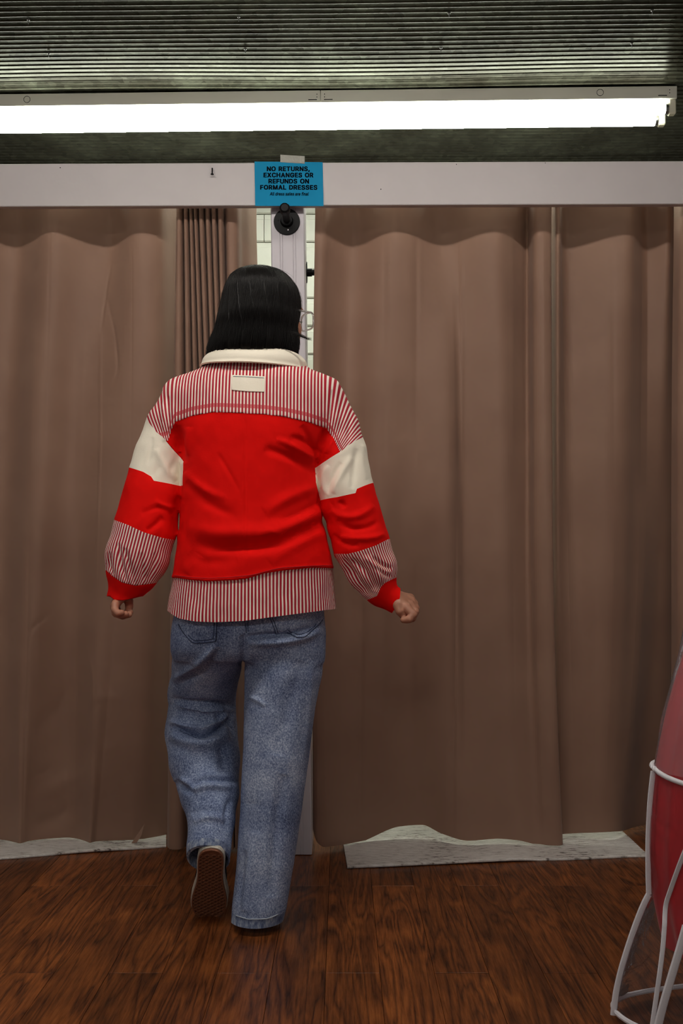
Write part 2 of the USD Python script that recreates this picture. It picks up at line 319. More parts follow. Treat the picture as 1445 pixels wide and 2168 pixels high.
# oak planks: three tones of the same wood, grain along y
def wood(name, dark, mid, light, seed):
    mat(name, {'g': ('geometry', {}), 'mp': ('mapping', {'scale': (9.5, 0.9, 1.0), 'location': (seed * 3.7, seed * 1.3, 0.0)}),
        'n': ('noise_texture', {'scale': 1.5, 'detail': 3.0, 'roughness': 0.5, 'distortion': 0.6}), 'k': ('math', {'math_type': 'multiply', 'value2': 19.0}), 'sn': ('math', {'math_type': 'pingpong', 'value2': 1.0}),
        'mp2': ('mapping', {'scale': (190.0, 9.0, 1.0)}), 'f': ('noise_texture', {'scale': 1.0, 'detail': 4.0, 'roughness': 0.7}),
        'n3': ('noise_texture', {'scale': 7.0, 'detail': 3.0}), 'a1': ('math', {'math_type': 'multiply_add', 'value2': 0.30}), 'a2': ('math', {'math_type': 'multiply_add', 'value2': 0.42}),
        'pw': ('math', {'math_type': 'power', 'value2': 0.5}), 'half': ('math', {'math_type': 'multiply', 'value2': 0.5}),
        'r': ('rgb_ramp', {'ramp': [(0.44, dark), (0.68, tuple(0.6 * np.array(mid) + 0.4 * np.array(dark))), (0.79, mid), (1.0, light)]}),
        'rf': ('map_range', {'from_min': 0.3, 'from_max': 0.7, 'to_min': 0.26, 'to_max': 0.4}),
        'b': ('bump', {'strength': 0.2, 'distance': 0.0012}), 'p': ('principled_bsdf', {'specular_ior_level': 0.42})},
        [('g.position', 'mp.vector'), ('mp.vector', 'n.vector'), ('n.fac', 'k.value1'), ('k.value', 'sn.value1'), ('sn.value', 'pw.value1'), ('g.position', 'mp2.vector'), ('mp2.vector', 'f.vector'), ('g.position', 'n3.vector'),
         ('f.fac', 'half.value1'), ('pw.value', 'a1.value1'), ('half.value', 'a1.value3'), ('n3.fac', 'a2.value1'), ('a1.value', 'a2.value3'), ('a2.value', 'r.fac'), ('r.color', 'p.base_color'), ('f.fac', 'rf.value'), ('rf.result', 'p.roughness'), ('a1.value', 'b.height'), ('b.normal', 'p.normal')])
WOODS = []
for i, k in enumerate((1.08, 1.32, 0.9, 1.16, 1.6)):
    wood(f'plank_{"abcde"[i]}', tuple(np.array(srgb(56, 28, 16)) * k), tuple(np.array(srgb(131, 73, 34)) * k), tuple(np.array(srgb(168, 100, 47)) * k), i + 1); WOODS.append(f'plank_{"abcde"[i]}')
plain('subfloor', srgb(30, 18, 12), 0.9)
# worn rug
mat('rug_grey', {'g': ('geometry', {}), 'mp': ('mapping', {'scale': (26.0, 95.0, 1.0)}), 'n': ('noise_texture', {'scale': 1.0, 'detail': 6.0, 'roughness': 0.7}), 'n2': ('noise_texture', {'scale': 5.0, 'detail': 3.0}),
    'a': ('math', {'math_type': 'multiply_add', 'value2': 0.45}), 'r': ('rgb_ramp', {'ramp': [(0.575, srgb(112, 100, 94)), (0.645, srgb(205, 198, 192)), (0.85, srgb(232, 227, 222))]}),
    'bn': ('noise_texture', {'scale': 220.0, 'detail': 2.0}), 'b': ('bump', {'strength': 0.5, 'distance': 0.003}), 'p': ('principled_bsdf', {'roughness': 0.95})},
    [('g.position', 'mp.vector'), ('mp.vector', 'n.vector'), ('g.position', 'n2.vector'), ('n2.fac', 'a.value1'), ('n.fac', 'a.value3'), ('a.value', 'r.fac'), ('r.color', 'p.base_color'), ('g.position', 'bn.vector'), ('bn.fac', 'b.height'), ('b.normal', 'p.normal')])
def tube_light(name, c, s):
    mat(name, {'e': ('emission', {'color': c, 'strength': s})}, [], 'e.emission')
tube_light('tube_lit', (0.94, 1.0, 0.86), BACK_TUBE); tube_light('tube_front', (1.0, 0.95, 0.88), FRONT_TUBE)
mat('clear_tape', {'t': ('transparent_bsdf', {'color': (0.8, 0.8, 0.8)}), 'g': ('principled_bsdf', {'base_color': srgb(190, 188, 178), 'roughness': 0.35}), 'n': ('noise_texture', {'scale': 160.0}), 'gg': ('geometry', {}), 'b': ('bump', {'strength': 0.8, 'distance': 0.003}), 'm': ('mix_closure', {'fac': 0.62})},
    [('gg.position', 'n.vector'), ('n.fac', 'b.height'), ('b.normal', 'g.normal'), ('t.BSDF', 'm.closure1'), ('g.BSDF', 'm.closure2')], 'm.closure')
mat('clear_plastic', {'t': ('transparent_bsdf', {'color': (0.95, 0.95, 0.96)}), 'g': ('glossy_bsdf', {'roughness': 0.12, 'color': (1, 1, 1)}), 'd': ('diffuse_bsdf', {'color': (0.75, 0.74, 0.78)}), 'gg': ('geometry', {}),
    'n': ('noise_texture', {'scale': 16.0, 'detail': 3.0, 'distortion': 1.0}), 'b': ('bump', {'strength': 0.35, 'distance': 0.02}), 'fr': ('fresnel', {'IOR': 1.16}), 'm0': ('mix_closure', {'fac': 0.03}), 'm': ('mix_closure', {})},
    [('gg.position', 'n.vector'), ('n.fac', 'b.height'), ('b.normal', 'g.normal'), ('b.normal', 'fr.normal'), ('t.BSDF', 'm0.closure1'), ('d.BSDF', 'm0.closure2'), ('m0.closure', 'm.closure1'), ('g.BSDF', 'm.closure2'), ('fr.fac', 'm.fac')], 'm.closure')
mat('hazy_plastic', {'t': ('transparent_bsdf', {'color': (0.95, 0.95, 0.96)}), 'g': ('glossy_bsdf', {'roughness': 0.12, 'color': (1, 1, 1)}), 'd': ('diffuse_bsdf', {'color': (0.75, 0.74, 0.78)}), 'gg': ('geometry', {}),
    'n': ('noise_texture', {'scale': 9.0, 'detail': 3.0, 'distortion': 1.0}), 'b': ('bump', {'strength': 0.35, 'distance': 0.02}), 'fr': ('fresnel', {'IOR': 1.16}), 'm0': ('mix_closure', {'fac': 0.16}), 'm': ('mix_closure', {})},
    [('gg.position', 'n.vector'), ('n.fac', 'b.height'), ('b.normal', 'g.normal'), ('b.normal', 'fr.normal'), ('t.BSDF', 'm0.closure1'), ('d.BSDF', 'm0.closure2'), ('m0.closure', 'm.closure1'), ('g.BSDF', 'm.closure2'), ('fr.fac', 'm.fac')], 'm.closure')
mat('lens_glass', {'t': ('transparent_bsdf', {'color': (0.97, 0.97, 0.97)}), 'g': ('glossy_bsdf', {'roughness': 0.02}), 'fr': ('fresnel', {'IOR': 1.5}), 'm': ('mix_closure', {})},
    [('t.BSDF', 'm.closure1'), ('g.BSDF', 'm.closure2'), ('fr.fac', 'm.fac')], 'm.closure')
mat('clear_acetate', {'p': ('principled_bsdf', {'base_color': (0.95, 0.94, 0.93), 'roughness': 0.08, 'transmission_weight': 0.9, 'ior': 1.48})}, [])

# ------------------------------------------------------------------ the setting
rng = np.random.default_rng(7); random.seed(7)
def yaw(m, k, at=(0, 0)):                             # shear-free turn about z: depth falls by k per metre to the right
    m.apply_transform(trimesh.transformations.rotation_matrix(-math.atan(k), [0, 0, 1], [at[0], at[1], 0])); return m
CEIL = 2.535
fl = tag(obj('floor', box(-3.2, 3.2, -3.0, 4.45, -0.06, -0.008), 'subfloor', smooth=False), 'brown wooden laminate floor of planks running towards the curtains', None, None, 'structure')
PW = 0.1185
for c in range(-26, 26):
    x0 = 0.084 + c * PW; y = (2.17 if c % 2 else 2.77) - 2.4
    while y < 4.4:
        a, b = max(y, -0.3), min(y + 1.2, 4.43)
        if b - a > 0.05:
            h = rng.uniform(-0.0003, 0.0003)
            obj('plank', cbox(x0 + 0.0004, x0 + PW - 0.0004, a + 0.0005, b - 0.0005, -0.008, h, 0.0004), WOODS[rng.choice(5, p=[.28, .22, .2, .2, .1])], fl, smooth=False)
        y += 1.2

# corrugated metal ceiling, ribs running along the room's width
ce = tag(thing('ceiling', kind='structure'), 'dark corrugated galvanised metal ceiling with narrow ribs')
def sheet(y0, y1, z, nx=60, per=12, pitch=0.0268, xr=(-3.2, 3.2)):
    ys = np.arange(y0, y1, pitch / per); xs = np.linspace(*xr, nx)
    X, Y = np.meshgrid(xs, ys, indexing='ij')
    q = np.stack([X * 0.9, Y * 1.5, 0 * X], -1)
    wob = (meshkit.noise(q, 3) - 0.5) * 0.012 + (meshkit.noise(q * [2.6, 0.6, 1], 5) - 0.5) * 0.007
    ph = Y / pitch - np.floor(Y / pitch) - 0.5; s = -np.exp(-(ph / 0.115) ** 2)
    Z = z + 0.0026 * s + (meshkit.noise(q * [1.4, 2.0, 1], 9) - 0.5) * 0.008
    P = np.stack([X, Y + wob - 0.02 * X, Z], -1)
    return grid_solid(P, 0.0012)
for a, b, dz, n, per in ((-3.0, -1.0, 0.006, 8, 4), (-1.02, 0.98, 0.0, 8, 4), (0.96, 2.36, 0.006, 8, 4), (2.34, 3.98, 0.0, 90, 14), (3.94, 4.6, 0.034, 60, 12)):
    obj('metal_sheet', sheet(a, b, CEIL + 0.004 + dz, n, per), 'galvanised', ce, smooth=True)
for sx, sy in ((103, 113), (519, 104), (933, 101), (1337, 92), (60, 42), (505, 36), (950, 28), (1380, 22)):
    Y = (CEIL - CH) * F / (HZ - sy); p = px(sx, sy, Y)
    obj('screw_tip', lathe([(0, -0.012), (0.0012, -0.010), (0.0022, 0), (0.0045, 0.001), (0.0045, 0.004), (0, 0.004)], 10, 'z', (p[0], p[1], CEIL - 0.002)), 'steel', ce)

# back wall of white painted boards behind the cubicles
wb = tag(obj('wall_back', box(-3.2, 3.2, 4.37, 4.45, 0, 2.62), 'wall_paint', smooth=False), 'white painted board wall seen through the gap between the curtains', None, None, 'structure')
BH = 0.1228; zb = 0.88 + (1206 - 453) / F * 4.35 - 20 * BH
cutx = px(559, 470, 4.35)[0]
for r in range(22):
    z0 = zb + r * BH
    zz = zb + (r + 1) * BH
    if zz < 0.03: continue
    z0 = max(z0, 0.001)
    off = cutx + (0 if r % 4 == 3 else 0.61 * (r % 4 + 1))
    xs = [-3.15] + sorted(q for q in (off - 3.66, off - 2.44, off - 1.22, off, off + 1.22, off + 2.44) if -3.0 < q < 3.0) + [3.15]
    for a, b in zip(xs[:-1], xs[1:]):
        d = rng.uniform(0, 0.002)
        pr = [(4.372, z0 + .001), (4.352 - d, z0 + .001), (4.346 - d, z0 + .006), (4.346 - d, zz - .026), (4.353 - d, zz - .022), (4.353 - d, zz - .003), (4.358, zz - .001), (4.372, zz - .001)]
        t = trimesh.creation.extrude_polygon(Polygon(pr), b - a - 0.003, engine='earcut'); v = np.array(t.vertices)
        obj('board', trimesh.Trimesh(np.stack([a + 0.0015 + v[:, 2], v[:, 0], v[:, 1]], 1), t.faces, process=False), 'wall_paint', wb, smooth=False)

# header board and post of the fitting rooms
KW = 0.0102
hz0, hz1 = px(722, 434.5, 3.035)[2], px(722, 343.5, 3.035)[2]
hb = yaw(cbox(-2.2, 2.2, 3.035, 3.06, hz0, hz1, 0.002), KW, (0, 3.035))
hd = tag(obj('trim_1', hb, 'white_paint', smooth=False), 'long white painted header board above the brown curtains', None, None, 'structure')
for r, a, b in ((0.0016, -0.86, 2.11), (0.0013, 0.35, 2.115), (0.0012, 0.62, 2.118), (0.0016, 0.12, 2.04), (0.0012, -0.2, 2.112)):
    obj('knot', yaw(lathe([(0, 0.0), (r, 0.0), (r, 0.0008), (0, 0.0008)], 12, 'y', (a, 3.0346, b)), KW, (0, 3.035)), 'hole_dark', hd)
def post_profile(x0, x1, y0, y1):
    w = x1 - x0; g = lambda a: [(x0 + w * a - .0016, y0), (x0 + w * a, y0 + .0014), (x0 + w * a + .0016, y0)]
    return [(x0, y1), (x0, y0 + .003), (x0 + .003, y0)] + g(.27) + g(.34) + g(.66) + g(.73) + [(x1 - .003, y0), (x1, y0 + .003), (x1, y1)]
pa, pb = px(572.5, 470, 3.065)[0], px(643.5, 470, 3.065)[0]
t = trimesh.creation.extrude_polygon(Polygon(post_profile(pa, pb, 3.065, 3.24)), 2.12, engine='earcut')
v = np.array(t.vertices); v[:, 0] += 0.024 * (1 - v[:, 2] / 2.0); t.vertices = v; t.apply_translation((0, 0, 0.002))
tag(obj('trim_2', t, 'post_paint', smooth=False), 'upright white grooved post standing between the two fitting room curtains', None, None, 'structure')

# nail in the header
n0 = px(449, 361, 3.035); n0[1] = 3.035 - KW * n0[0]
na = thing('nail', 'bent rusty nail in the white header board left of the blue sign', 'nail', n0)
obj('shank', tube([(0, .004, .008), (0, -.006, .006), (0.001, -.012, -.002), (0.001, -.013, -.014)], 0.0018, 8), 'black_iron', na)
obj('nail_head', lathe([(0, -.001), (.0045, -.001), (.0045, .0012), (0, .0012)], 12, 'z', (0.001, -.013, -.015)), 'black_iron', na)

# blue paper sign taped on the header
ys = 3.033 - KW * px(611, 390, 3.03)[0]
def sp(x, y, d=0.0): return px(x, y, ys - d)
sg = thing('sign', 'blue paper sign with dark capital lettering taped to the white header board', 'sign')
w_, h_ = 24, 12
def curl(a, b): return 0.0012 + 0.004 * b * b * (0.6 + 0.4 * np.sin(a * 5)) + 0.002 * np.abs(a - .5) * b
G = np.zeros((w_, h_, 3))
for i in range(w_):
    for j in range(h_):
        a, b = i / (w_ - 1), j / (h_ - 1)
        x = (1 - b) * (538.5 + a * (682.5 - 538.5)) + b * (540 + a * (684.5 - 540)); y = 342 + a * 1.5 + b * (94 - a * 1.2) 
        G[i, j] = sp(x, y, curl(a, b))
obj('sheet', grid_solid(G, 0.0006), 'sign_paper', sg, smooth=True)
mpp = ys / F
def letters(txt, xa, xb, ytop, ybot, bold=True, shear=0.0, space=0.0):
    hgt = (ybot - ytop) * mpp
    if space:
        ms, x = [], 0.0
        for ch in txt:
            if ch == ' ': x += hgt * 0.55; continue
            m = meshkit.text_mesh(ch, hgt, 0.0004, bold); x0 = m.bounds[0][0]; m.apply_translation((x - x0, 0, 0)); x = m.bounds[1][0] + hgt * space; ms.append(m)
        m = cat(*ms)
    else: m = meshkit.text_mesh(txt, hgt, 0.0004, bold)
    v = np.array(m.vertices); v[:, 0] += shear * v[:, 1]; v[:, 0] -= v[:, 0].min(); v[:, 0] *= (xb - xa) * mpp / v[:, 0].max()
    k0 = m.copy(); ms = []
    for ox in (-.42, 0, .42):
        for oy in (-.15, .15):
            q = np.array(v); q[:, 0] += ox * mpp * (1 if bold else .4); q[:, 1] += oy * mpp; ms.append(trimesh.Trimesh(q, k0.faces, process=False))
    m = cat(*ms); v = np.array(m.vertices)
    p = sp(xa, ybot); X, Zz = p[0] + v[:, 0], p[2] + v[:, 1]; q = screen(np.stack([X, 0 * X + ys, Zz], 1)); a, b = (q[:, 0] - 539) / 144, (q[:, 1] - 342) / 94
    m.vertices = np.stack([X, ys - curl(a, b) - .0008 - v[:, 2], Zz], 1); m.fix_normals(); return m
for txt, xa, xb, ya, yb in (('NO RETURNS,', 565, 655, 353.5, 362.5), ('EXCHANGES OR', 558, 662.5, 366.8, 375.8), ('REFUNDS ON', 568.5, 653.5, 379.8, 388.8), ('FORMAL DRESSES', 551, 671, 393, 402)):
    obj('lettering', letters(txt, xa, xb, ya, yb, True, 0, 0.2), 'ink', sg, smooth=False)
obj('script_lettering', letters('All dress sales are final', 571, 653, 408.2, 414.8, False, 0.22), 'ink', sg, smooth=False)
G = np.array([[px(593 + i * 4.3, 327.5 + j * 4 + i * 0.25, ys - 0.0022 - 0.0004 * ((i + j) % 2)) for j in range(5)] for i in range(13)])
obj('tape', grid_solid(G, 0.0004), 'clear_tape', sg)

# black pipe flange on the post, and the one at its side
c = px(607, 470, 3.065)
fl1 = thing('pipe_flange', 'black iron pipe stub with round flange screwed to the white post below the sign', 'pipe fitting', c)
obj('flange', lathe([(0.0, 0.0), (.0405, 0), (.0405, .004), (.0395, .006), (.02, .0065), (.017, .016), (.0165, .02), (.0, .02)], 40).apply_transform(np.diag([1, -1, 1, 1])), 'black_iron', fl1)
obj('pipe', lathe([(0, 0.0), (.0108, 0.0), (.0108, .106), (0, .106)], 24).apply_transform(np.diag([1, -1, 1, 1])), 'black_iron', fl1)
obj('end_cap', lathe([(0, .095), (.0135, .095), (.016, .097), (.0162, .116), (.015, .121), (.011, .124), (0, .1245)], 10).apply_transform(np.diag([1, -1, 1, 1])), 'black_iron', fl1, smooth=25)
for a, b, k in ((0.003, -.0195, 'post_paint'), (-.0195, .002, 'hole_dark'), (.018, .001, 'hole_dark')):
    obj('screw_hole', lathe([(0, 0), (.0024, 0), (.0024, .0002), (0, .0002)], 12).apply_transform(np.diag([1, -1, 1, 1])).apply_translation((a * 1.35, -.0066, b * 1.35)), k, fl1)
c = px(648, 577, 3.205)
fl2 = thing('pipe_flange', 'black iron pipe end on the right side of the white post beside the curtain', 'pipe fitting', c)
obj('flange', lathe([(0, 0), (.033, 0), (.033, .003), (.0, .003)], 32, 'x'), 'black_iron', fl2)
obj('hub', lathe([(0, .002), (.0125, .002), (.0125, .018), (.009, .019), (0, .019)], 24, 'x'), 'black_iron', fl2)
obj('pipe', lathe([(0, .01), (.0095, .01), (.0095, .034), (0, .034)], 20, 'x'), 'black_iron', fl2)

# ------------------------------------------------------------------ fluorescent fixtures
def fixture(name, label, loc, rz, lit, group=None):
    """two joined four-foot strips: local x from -2.44 to 0, front face at y = 0, ceiling at z = 0"""
    f = thing(name, label, 'light', loc, rz, group)
    for k in (0, 1):
        a, b = -1.22 * (k + 1) + 0.0008, -1.22 * k - 0.0008
        obj('channel', cbox(a, b, 0, 0.125, -0.043, 0.0, 0.0015), 'fixture_paint', f, smooth=False)
    for a in (-1.262, -1.208, -.065): obj('latch', cbox(a, a + .03, -.0012, .001, -.034, -.0315, .0004), 'hole_dark', f)
    for a in (-1.232, -1.206, -.026):
        for z in (-.014, -.024): obj('rivet', lathe([(0, -.0008), (.0016, -.0008), (.0016, .001), (0, .001)], 10, 'y', (a, 0, z)), 'hole_dark', f)
    for a in (-.262, -2.24):
        obj('knockout', lathe([(.0105, -.0006), (.012, -.0006), (.012, .001), (.0105, .001), (.0105, -.0006)], 28, 'y', (a, 0, -.02)), 'hole_dark', f)
    for k in (0, 1):
        y = 0.018 + 0.085 * k
        a, b = -2.44 + 0.028, -0.028 - 0.010 * k
        L = b - a; ax = lambda pr: lathe(pr, 24, 'x', (a, y, -.072))
        t = obj('tube', ax([(0, .008), (.0175, .008), (.0188, .014), (.0188, L - .014), (.0175, L - .008), (0, L - .008)]), lit, f)
        obj('tube_cap', ax([(0, L - .009), (.0186, L - .009), (.0186, L), (0, L)]), 'steel', t); obj('tube_cap', ax([(0, 0), (.0186, 0), (.0186, .009), (0, .009)]), 'steel', t)
        for e in (a - .0265, b + .001):
            obj('socket', cbox(e, e + .0255, y - .013, y + .013, -.092, -.042, .004), 'socket_plastic', f)
    return f
rf = px(1433, 186, 3.40)
fixture('fluorescent_fixture', 'long lit twin tube fluorescent fixture on the corrugated ceiling above the header board', (rf[0], 3.40, CEIL - 0.001), -1.45, 'tube_lit')
for lx, ly, lab in ((1.10, 1.55, 'twin tube fluorescent fixture out of view, on the ceiling just in front of the curtains'), (0.2, -1.3, 'twin tube fluorescent fixture out of view, on the ceiling behind the camera')):
    fixture('fluorescent_fixture', lab, (lx, ly, CEIL - 0.001), -1.2, 'tube_front', 'sales floor light fixtures')

# ------------------------------------------------------------------ curtains
def curtain(name, label, Yb, cols, levels, nu=260, nv=150, creases=(), noise_amp=0.004, seed=0, group=None):
    """cols: per column [(px, toward the viewer in cm) at each level ..., bottom py]; levels: picture heights of the levels"""
    K = len(cols); s = np.arange(K); u = np.linspace(0, K - 1, nu); zl = np.array([CH - (y - HZ) * Yb / F for y in levels])
    Xs, Ds = [], []
    for l in range(len(levels)):
        Xs.append(PchipInterpolator(s, [c[l][0] for c in cols])(u)); Ds.append(CubicSpline(s, [c[l][1] for c in cols])(u))
    bot = PchipInterpolator(s, [c[-1] for c in cols])(u)
    Xs, Ds = np.array(Xs), np.array(Ds)
    ztop = 2.085; P = np.zeros((nu, nv, 3))
    Dl = Ds[-1] / 100; Y_b = Yb - Dl; zbot = np.maximum(CH - (bot - HZ) * Y_b / F, 0.012)
    v = np.linspace(0, 1, nv)
    for i in range(nu):
        z = ztop + (zbot[i] - ztop) * v
        q = np.clip(z, zl[-1], zl[0])[::-1]
        xx = PchipInterpolator(zl[::-1], Xs[::-1, i])(np.clip(z, zl[-1], zl[0])); dd = PchipInterpolator(zl[::-1], Ds[::-1, i])(np.clip(z, zl[-1], zl[0])) / 100
        P[i, :, 1] = Yb - dd; P[i, :, 0] = (xx - CX) * Yb / F; P[i, :, 2] = z
    flat = P.reshape(-1, 3)
    flat[:, 1] += (meshkit.fbm(flat * [4.0, 0, 1.6] + seed, 3, seed) - 0.5) * noise_amp * 2
    p = screen(flat)
    for poly, width, mm in creases:
        poly = np.asarray(poly, float); d, e = taper(p, dense(poly, 12) if len(poly) > 2 else poly)
        side = 1.0
        flat[:, 1] -= mm / 1000 * e * np.exp(-(d / width) ** 2)
    P = flat.reshape(P.shape)
    k = 1 if P[-1, 0, 0] > P[0, 0, 0] else -1
    o = obj(name, grid_solid(P[::1, ::-1], 0.0022), 'curtain', smooth=True)
    return tag(o, label, 'curtain', group), P
LV = (455, 1050, 1800)
cL, _ = curtain('curtain', 'wide brown fitting room curtain at the far left, over the pale grey rug edge', 3.20, [
    ((-700, 3), (-700, 3), (-700, 3), 1812), ((-630, -3), (-630, -3), (-630, -3), 1812), ((-560, 3), (-560, 3), (-560, 3), 1812), ((-490, -3), (-490, -3), (-490, -3), 1812), ((-420, 3), (-420, 3), (-420, 3), 1812), ((-340, -3), (-340, -3), (-340, -3), 1812), ((-265, 3), (-265, 3), (-265, 3), 1812), ((-225, -2), (-225, -2), (-225, -2), 1812), ((-190, 3), (-190, 2), (-190, 2), 1812), ((-120, -3), (-120, -2), (-110, -2), 1812), ((-60, 3), (-60, 2), (-60, 0), 1812), ((-10, -1), (-8, -1), (0, 0), 1809), ((40, -4), (40, 1), (47, 4), 1813), ((105, 3), (92, 4), (60, 2.2), 1810), ((160, 1), (145, -1.5), (140, -2.2), 1800),
    ((225, -4), (210, 1.0), (192, 3.4), 1790), ((270, 1), (260, 2.6), (203, 2.4), 1788), ((305, 3.5), (312, 2.0), (275, .5), 1786), ((345, 1), (342, -2), (320, -3), 1779), ((366, -6), (366, -9), (366, -9), 1775), ((400, -11), (420, -12), (420, -12), 1772)], LV, nu=520, nv=190,
    creases=[([(236, 560), (224, 625), (215, 700)], 3, -3), ([(224, 625), (242, 700), (250, 780), (236, 815)], 3, -3.5), ([(213, 700), (213, 900), (208, 1100), (203, 1250)], 2.5, 2.2), ([(130, 850), (230, 853), (330, 850)], 2.5, 1.2), ([(58, 1345), (85, 1315), (110, 1300)], 4, -4),
             ([(60, 1640), (85, 1637), (110, 1625)], 4, -3), ([(190, 1490), (215, 1475), (260, 1480)], 8, 3), ([(195, 1560), (220, 1585), (250, 1575)], 6, 2.5), ([(60, 1760), (110, 1735), (170, 1700)], 16, -7), ([(70, 1700), (130, 1660), (180, 1640)], 18, 6), ([(150, 1440), (120, 1500), (70, 1540)], 16, -4), ([(185, 1380), (197, 1450), (192, 1500)], 3, 3)], seed=3)
tri = [px(282, 1780, 3.195), px(293, 1779, 3.190), px(303, 1764, 3.196), px(310, 1738, 3.206), px(297, 1760, 3.199)]
obj('turned_hem_corner', hull(np.vstack([np.array(tri) + [0, -.030, 0], np.array(tri) + [0, -.027, 0]])), 'curtain', cL)
# pleated curtain gathered beside the gap
cols = []
tb = [373, 389, 401, 410.5, 420, 434, 447, 460, 474, 504]; bb = [352, 399, 424, 446, 462, 474, 484, 492, 498, 506]
for i in range(9):
    a, b, c, d = tb[i], tb[i + 1], bb[i], bb[i + 1]
    md = (0.6 * a + 0.4 * b, 0.6 * c + 0.4 * d)
    mid = lambda r: r[0] * 0.48 + r[1] * 0.52
    f = 2.4 if i < 8 else 1.6
    cols.append(((a + 0.5, -1.6), (a * .5 + c * .5 + .5, -2), (c + .5, -2), 1808)); w = (b - a) * .22; w2 = (d - c) * .22
    cols.append(((a + w, f - .4), ((a + w) * .5 + (c + w2) * .5, f), (c + w2, f + 1), 1813)); cols.append(((b - w, f - .3), ((b - w) * .5 + (d - w2) * .5, f), (d - w2, f + 1), 1813))
cols.append(((504, -0.5), (507, -1), (507, -1.5), 1806)); cols.append(((507, -5), (512, -5), (512, -5), 1804)); cols.append(((520, -9), (530, -9), (530, -9), 1800)); cols.append(((534, -14), (545, -14), (545, -14), 1795))
curtain('curtain', 'narrow brown curtain gathered in tight pleats left of the white post', 3.13, cols, LV, nu=420, nv=90, noise_amp=0.002, seed=11)
curtain('curtain', 'broad brown fitting room curtain right of the white post, hem lifting over the rug', 3.19, [
    ((672, 1.5), (666, 3), (668, 3), 1742), ((668, 3), (663, 6.5), (664, 5), 1752), ((678, 2.5), (668, 7), (672, 7), 1781), ((694, 1.5), (684, 5), (696, 7), 1796), ((745, -4), (730, -1), (735, 4), 1797), ((795, 0), (790, 2), (780, -1), 1775), ((840, 3.5), (845, 1), (845, -4), 1749), ((890, 0), (890, 1.5), (895, -4.4), 1745), ((935, -4), (950, 2.8), (935, -1), 1764),
    ((985, 0), (985, -1.2), (990, 4), 1780), ((1040, 3.5), (1050, 1), (1050, 3), 1776), ((1085, 0), (1085, 0), (1090, 4), 1779), ((1112, -4), (1112, -2.5), (1120, 4.2), 1786), ((1124, -4.5), (1123, -2), (1135, 4.5), 1789), ((1127, 2), (1128, 1.5), (1145, 5.2), 1791), ((1145, 4), (1147, 4), (1165, 6), 1792), ((1162, 2.5), (1164, 3.2), (1183, 5), 1788), ((1165, 0.5), (1166, 0), (1187, 1), 1784)], LV, nu=330, nv=130,
    creases=[([(965, 830), (975, 1000), (970, 1200)], 24, -2)], noise_amp=0.005, seed=5)
curtain('curtain', 'brown fitting room curtain at right, falling behind the clear garment bag', 3.20, [
    ((1156, -7), (1156, -7), (1150, -6), 1766), ((1167.5, -3), (1168, -3), (1180, -4), 1766), ((1173, 3), (1176, 1), (1192, -3.2), 1766), ((1182, 2.4), (1186, .5), (1205, -3), 1765), ((1188, -1), (1200, -1), (1225, -2.5), 1764), ((1208, -4), (1225, -1), (1245, -2), 1763), ((1265, 0), (1275, 2), (1265, -1), 1762), ((1320, 3.5), (1320, 1), (1290, -1), 1761), ((1350, 0), (1345, -1.5), (1312, -3), 1760),
    ((1378, -4), (1375, -4), (1330, -7), 1758), ((1410, 0), (1405, -6), (1360, -13), 1752), ((1428, -2), (1424, -7), (1400, -17), 1745), ((1445, -3), (1450, -9), (1450, -19), 1740)], LV, nu=260, nv=120, seed=8)
curtain('curtain', 'brown curtain edge at the right border of the photograph', 3.10, [
    ((1433, -3), (1428, -3), (1428, -3), 1790), ((1436, 1), (1430, 1), (1431, 1), 1792), ((1470, 3), (1468, 3), (1468, 3), 1792), ((1520, -3), (1520, -3), (1520, -3), 1790), ((1600, 3), (1600, 3), (1600, 3), 1790), ((1680, -3), (1680, -3), (1680, -3), 1790)], LV, nu=120, nv=80, seed=9)

# rugs
def rug(name, label, corner, nu, nv, thick, wav, seed, edge):
    c = np.array(corner, float); P = np.zeros((nu, nv, 3))     # corners: front left, front right, back right, back left
    for i in range(nu):
        for j in range(nv):
            a, b = i / (nu - 1), j / (nv - 1); q = (1 - b) * ((1 - a) * c[0] + a * c[1]) + b * ((1 - a) * c[3] + a * c[2])
            P[i, j, :2] = q; 
    n = meshkit.noise(np.stack([P[..., 0] * 4, P[..., 1] * 4, 0 * P[..., 0]], -1), seed)
    P[..., 1] += (meshkit.noise(np.stack([P[..., 0] * 7, 0 * P[..., 0], 0 * P[..., 0]], -1), seed + 1) - 0.5) * 0.008
    P[..., 2] = thick / 2 + 0.0006 + np.maximum(n - 0.45, 0) * wav
    t = thing(name, label, 'rug')
    obj('pile', grid_solid(P, thick), 'rug_grey', t, smooth=40)
    obj('bound_edge', tube(P[:, 0] + [0, -0.001, 0], 0.0045, 8), edge, t)
    return t
rug('rug', 'pale grey distressed runner rug on the floor under the right brown curtain', [(0.017, 2.93), (0.94, 3.045), (0.925, 3.62), (-0.01, 3.55)], 90, 50, 0.006, 0.02, 2, 'rug_grey')
rug('rug', 'pale grey rug with bound edge peeking out under the left brown curtain', [(-1.62, 2.86), (-0.555, 3.150), (-0.66, 3.75), (-1.75, 3.45)], 80, 40, 0.007, 0.012, 4, 'rug_grey')

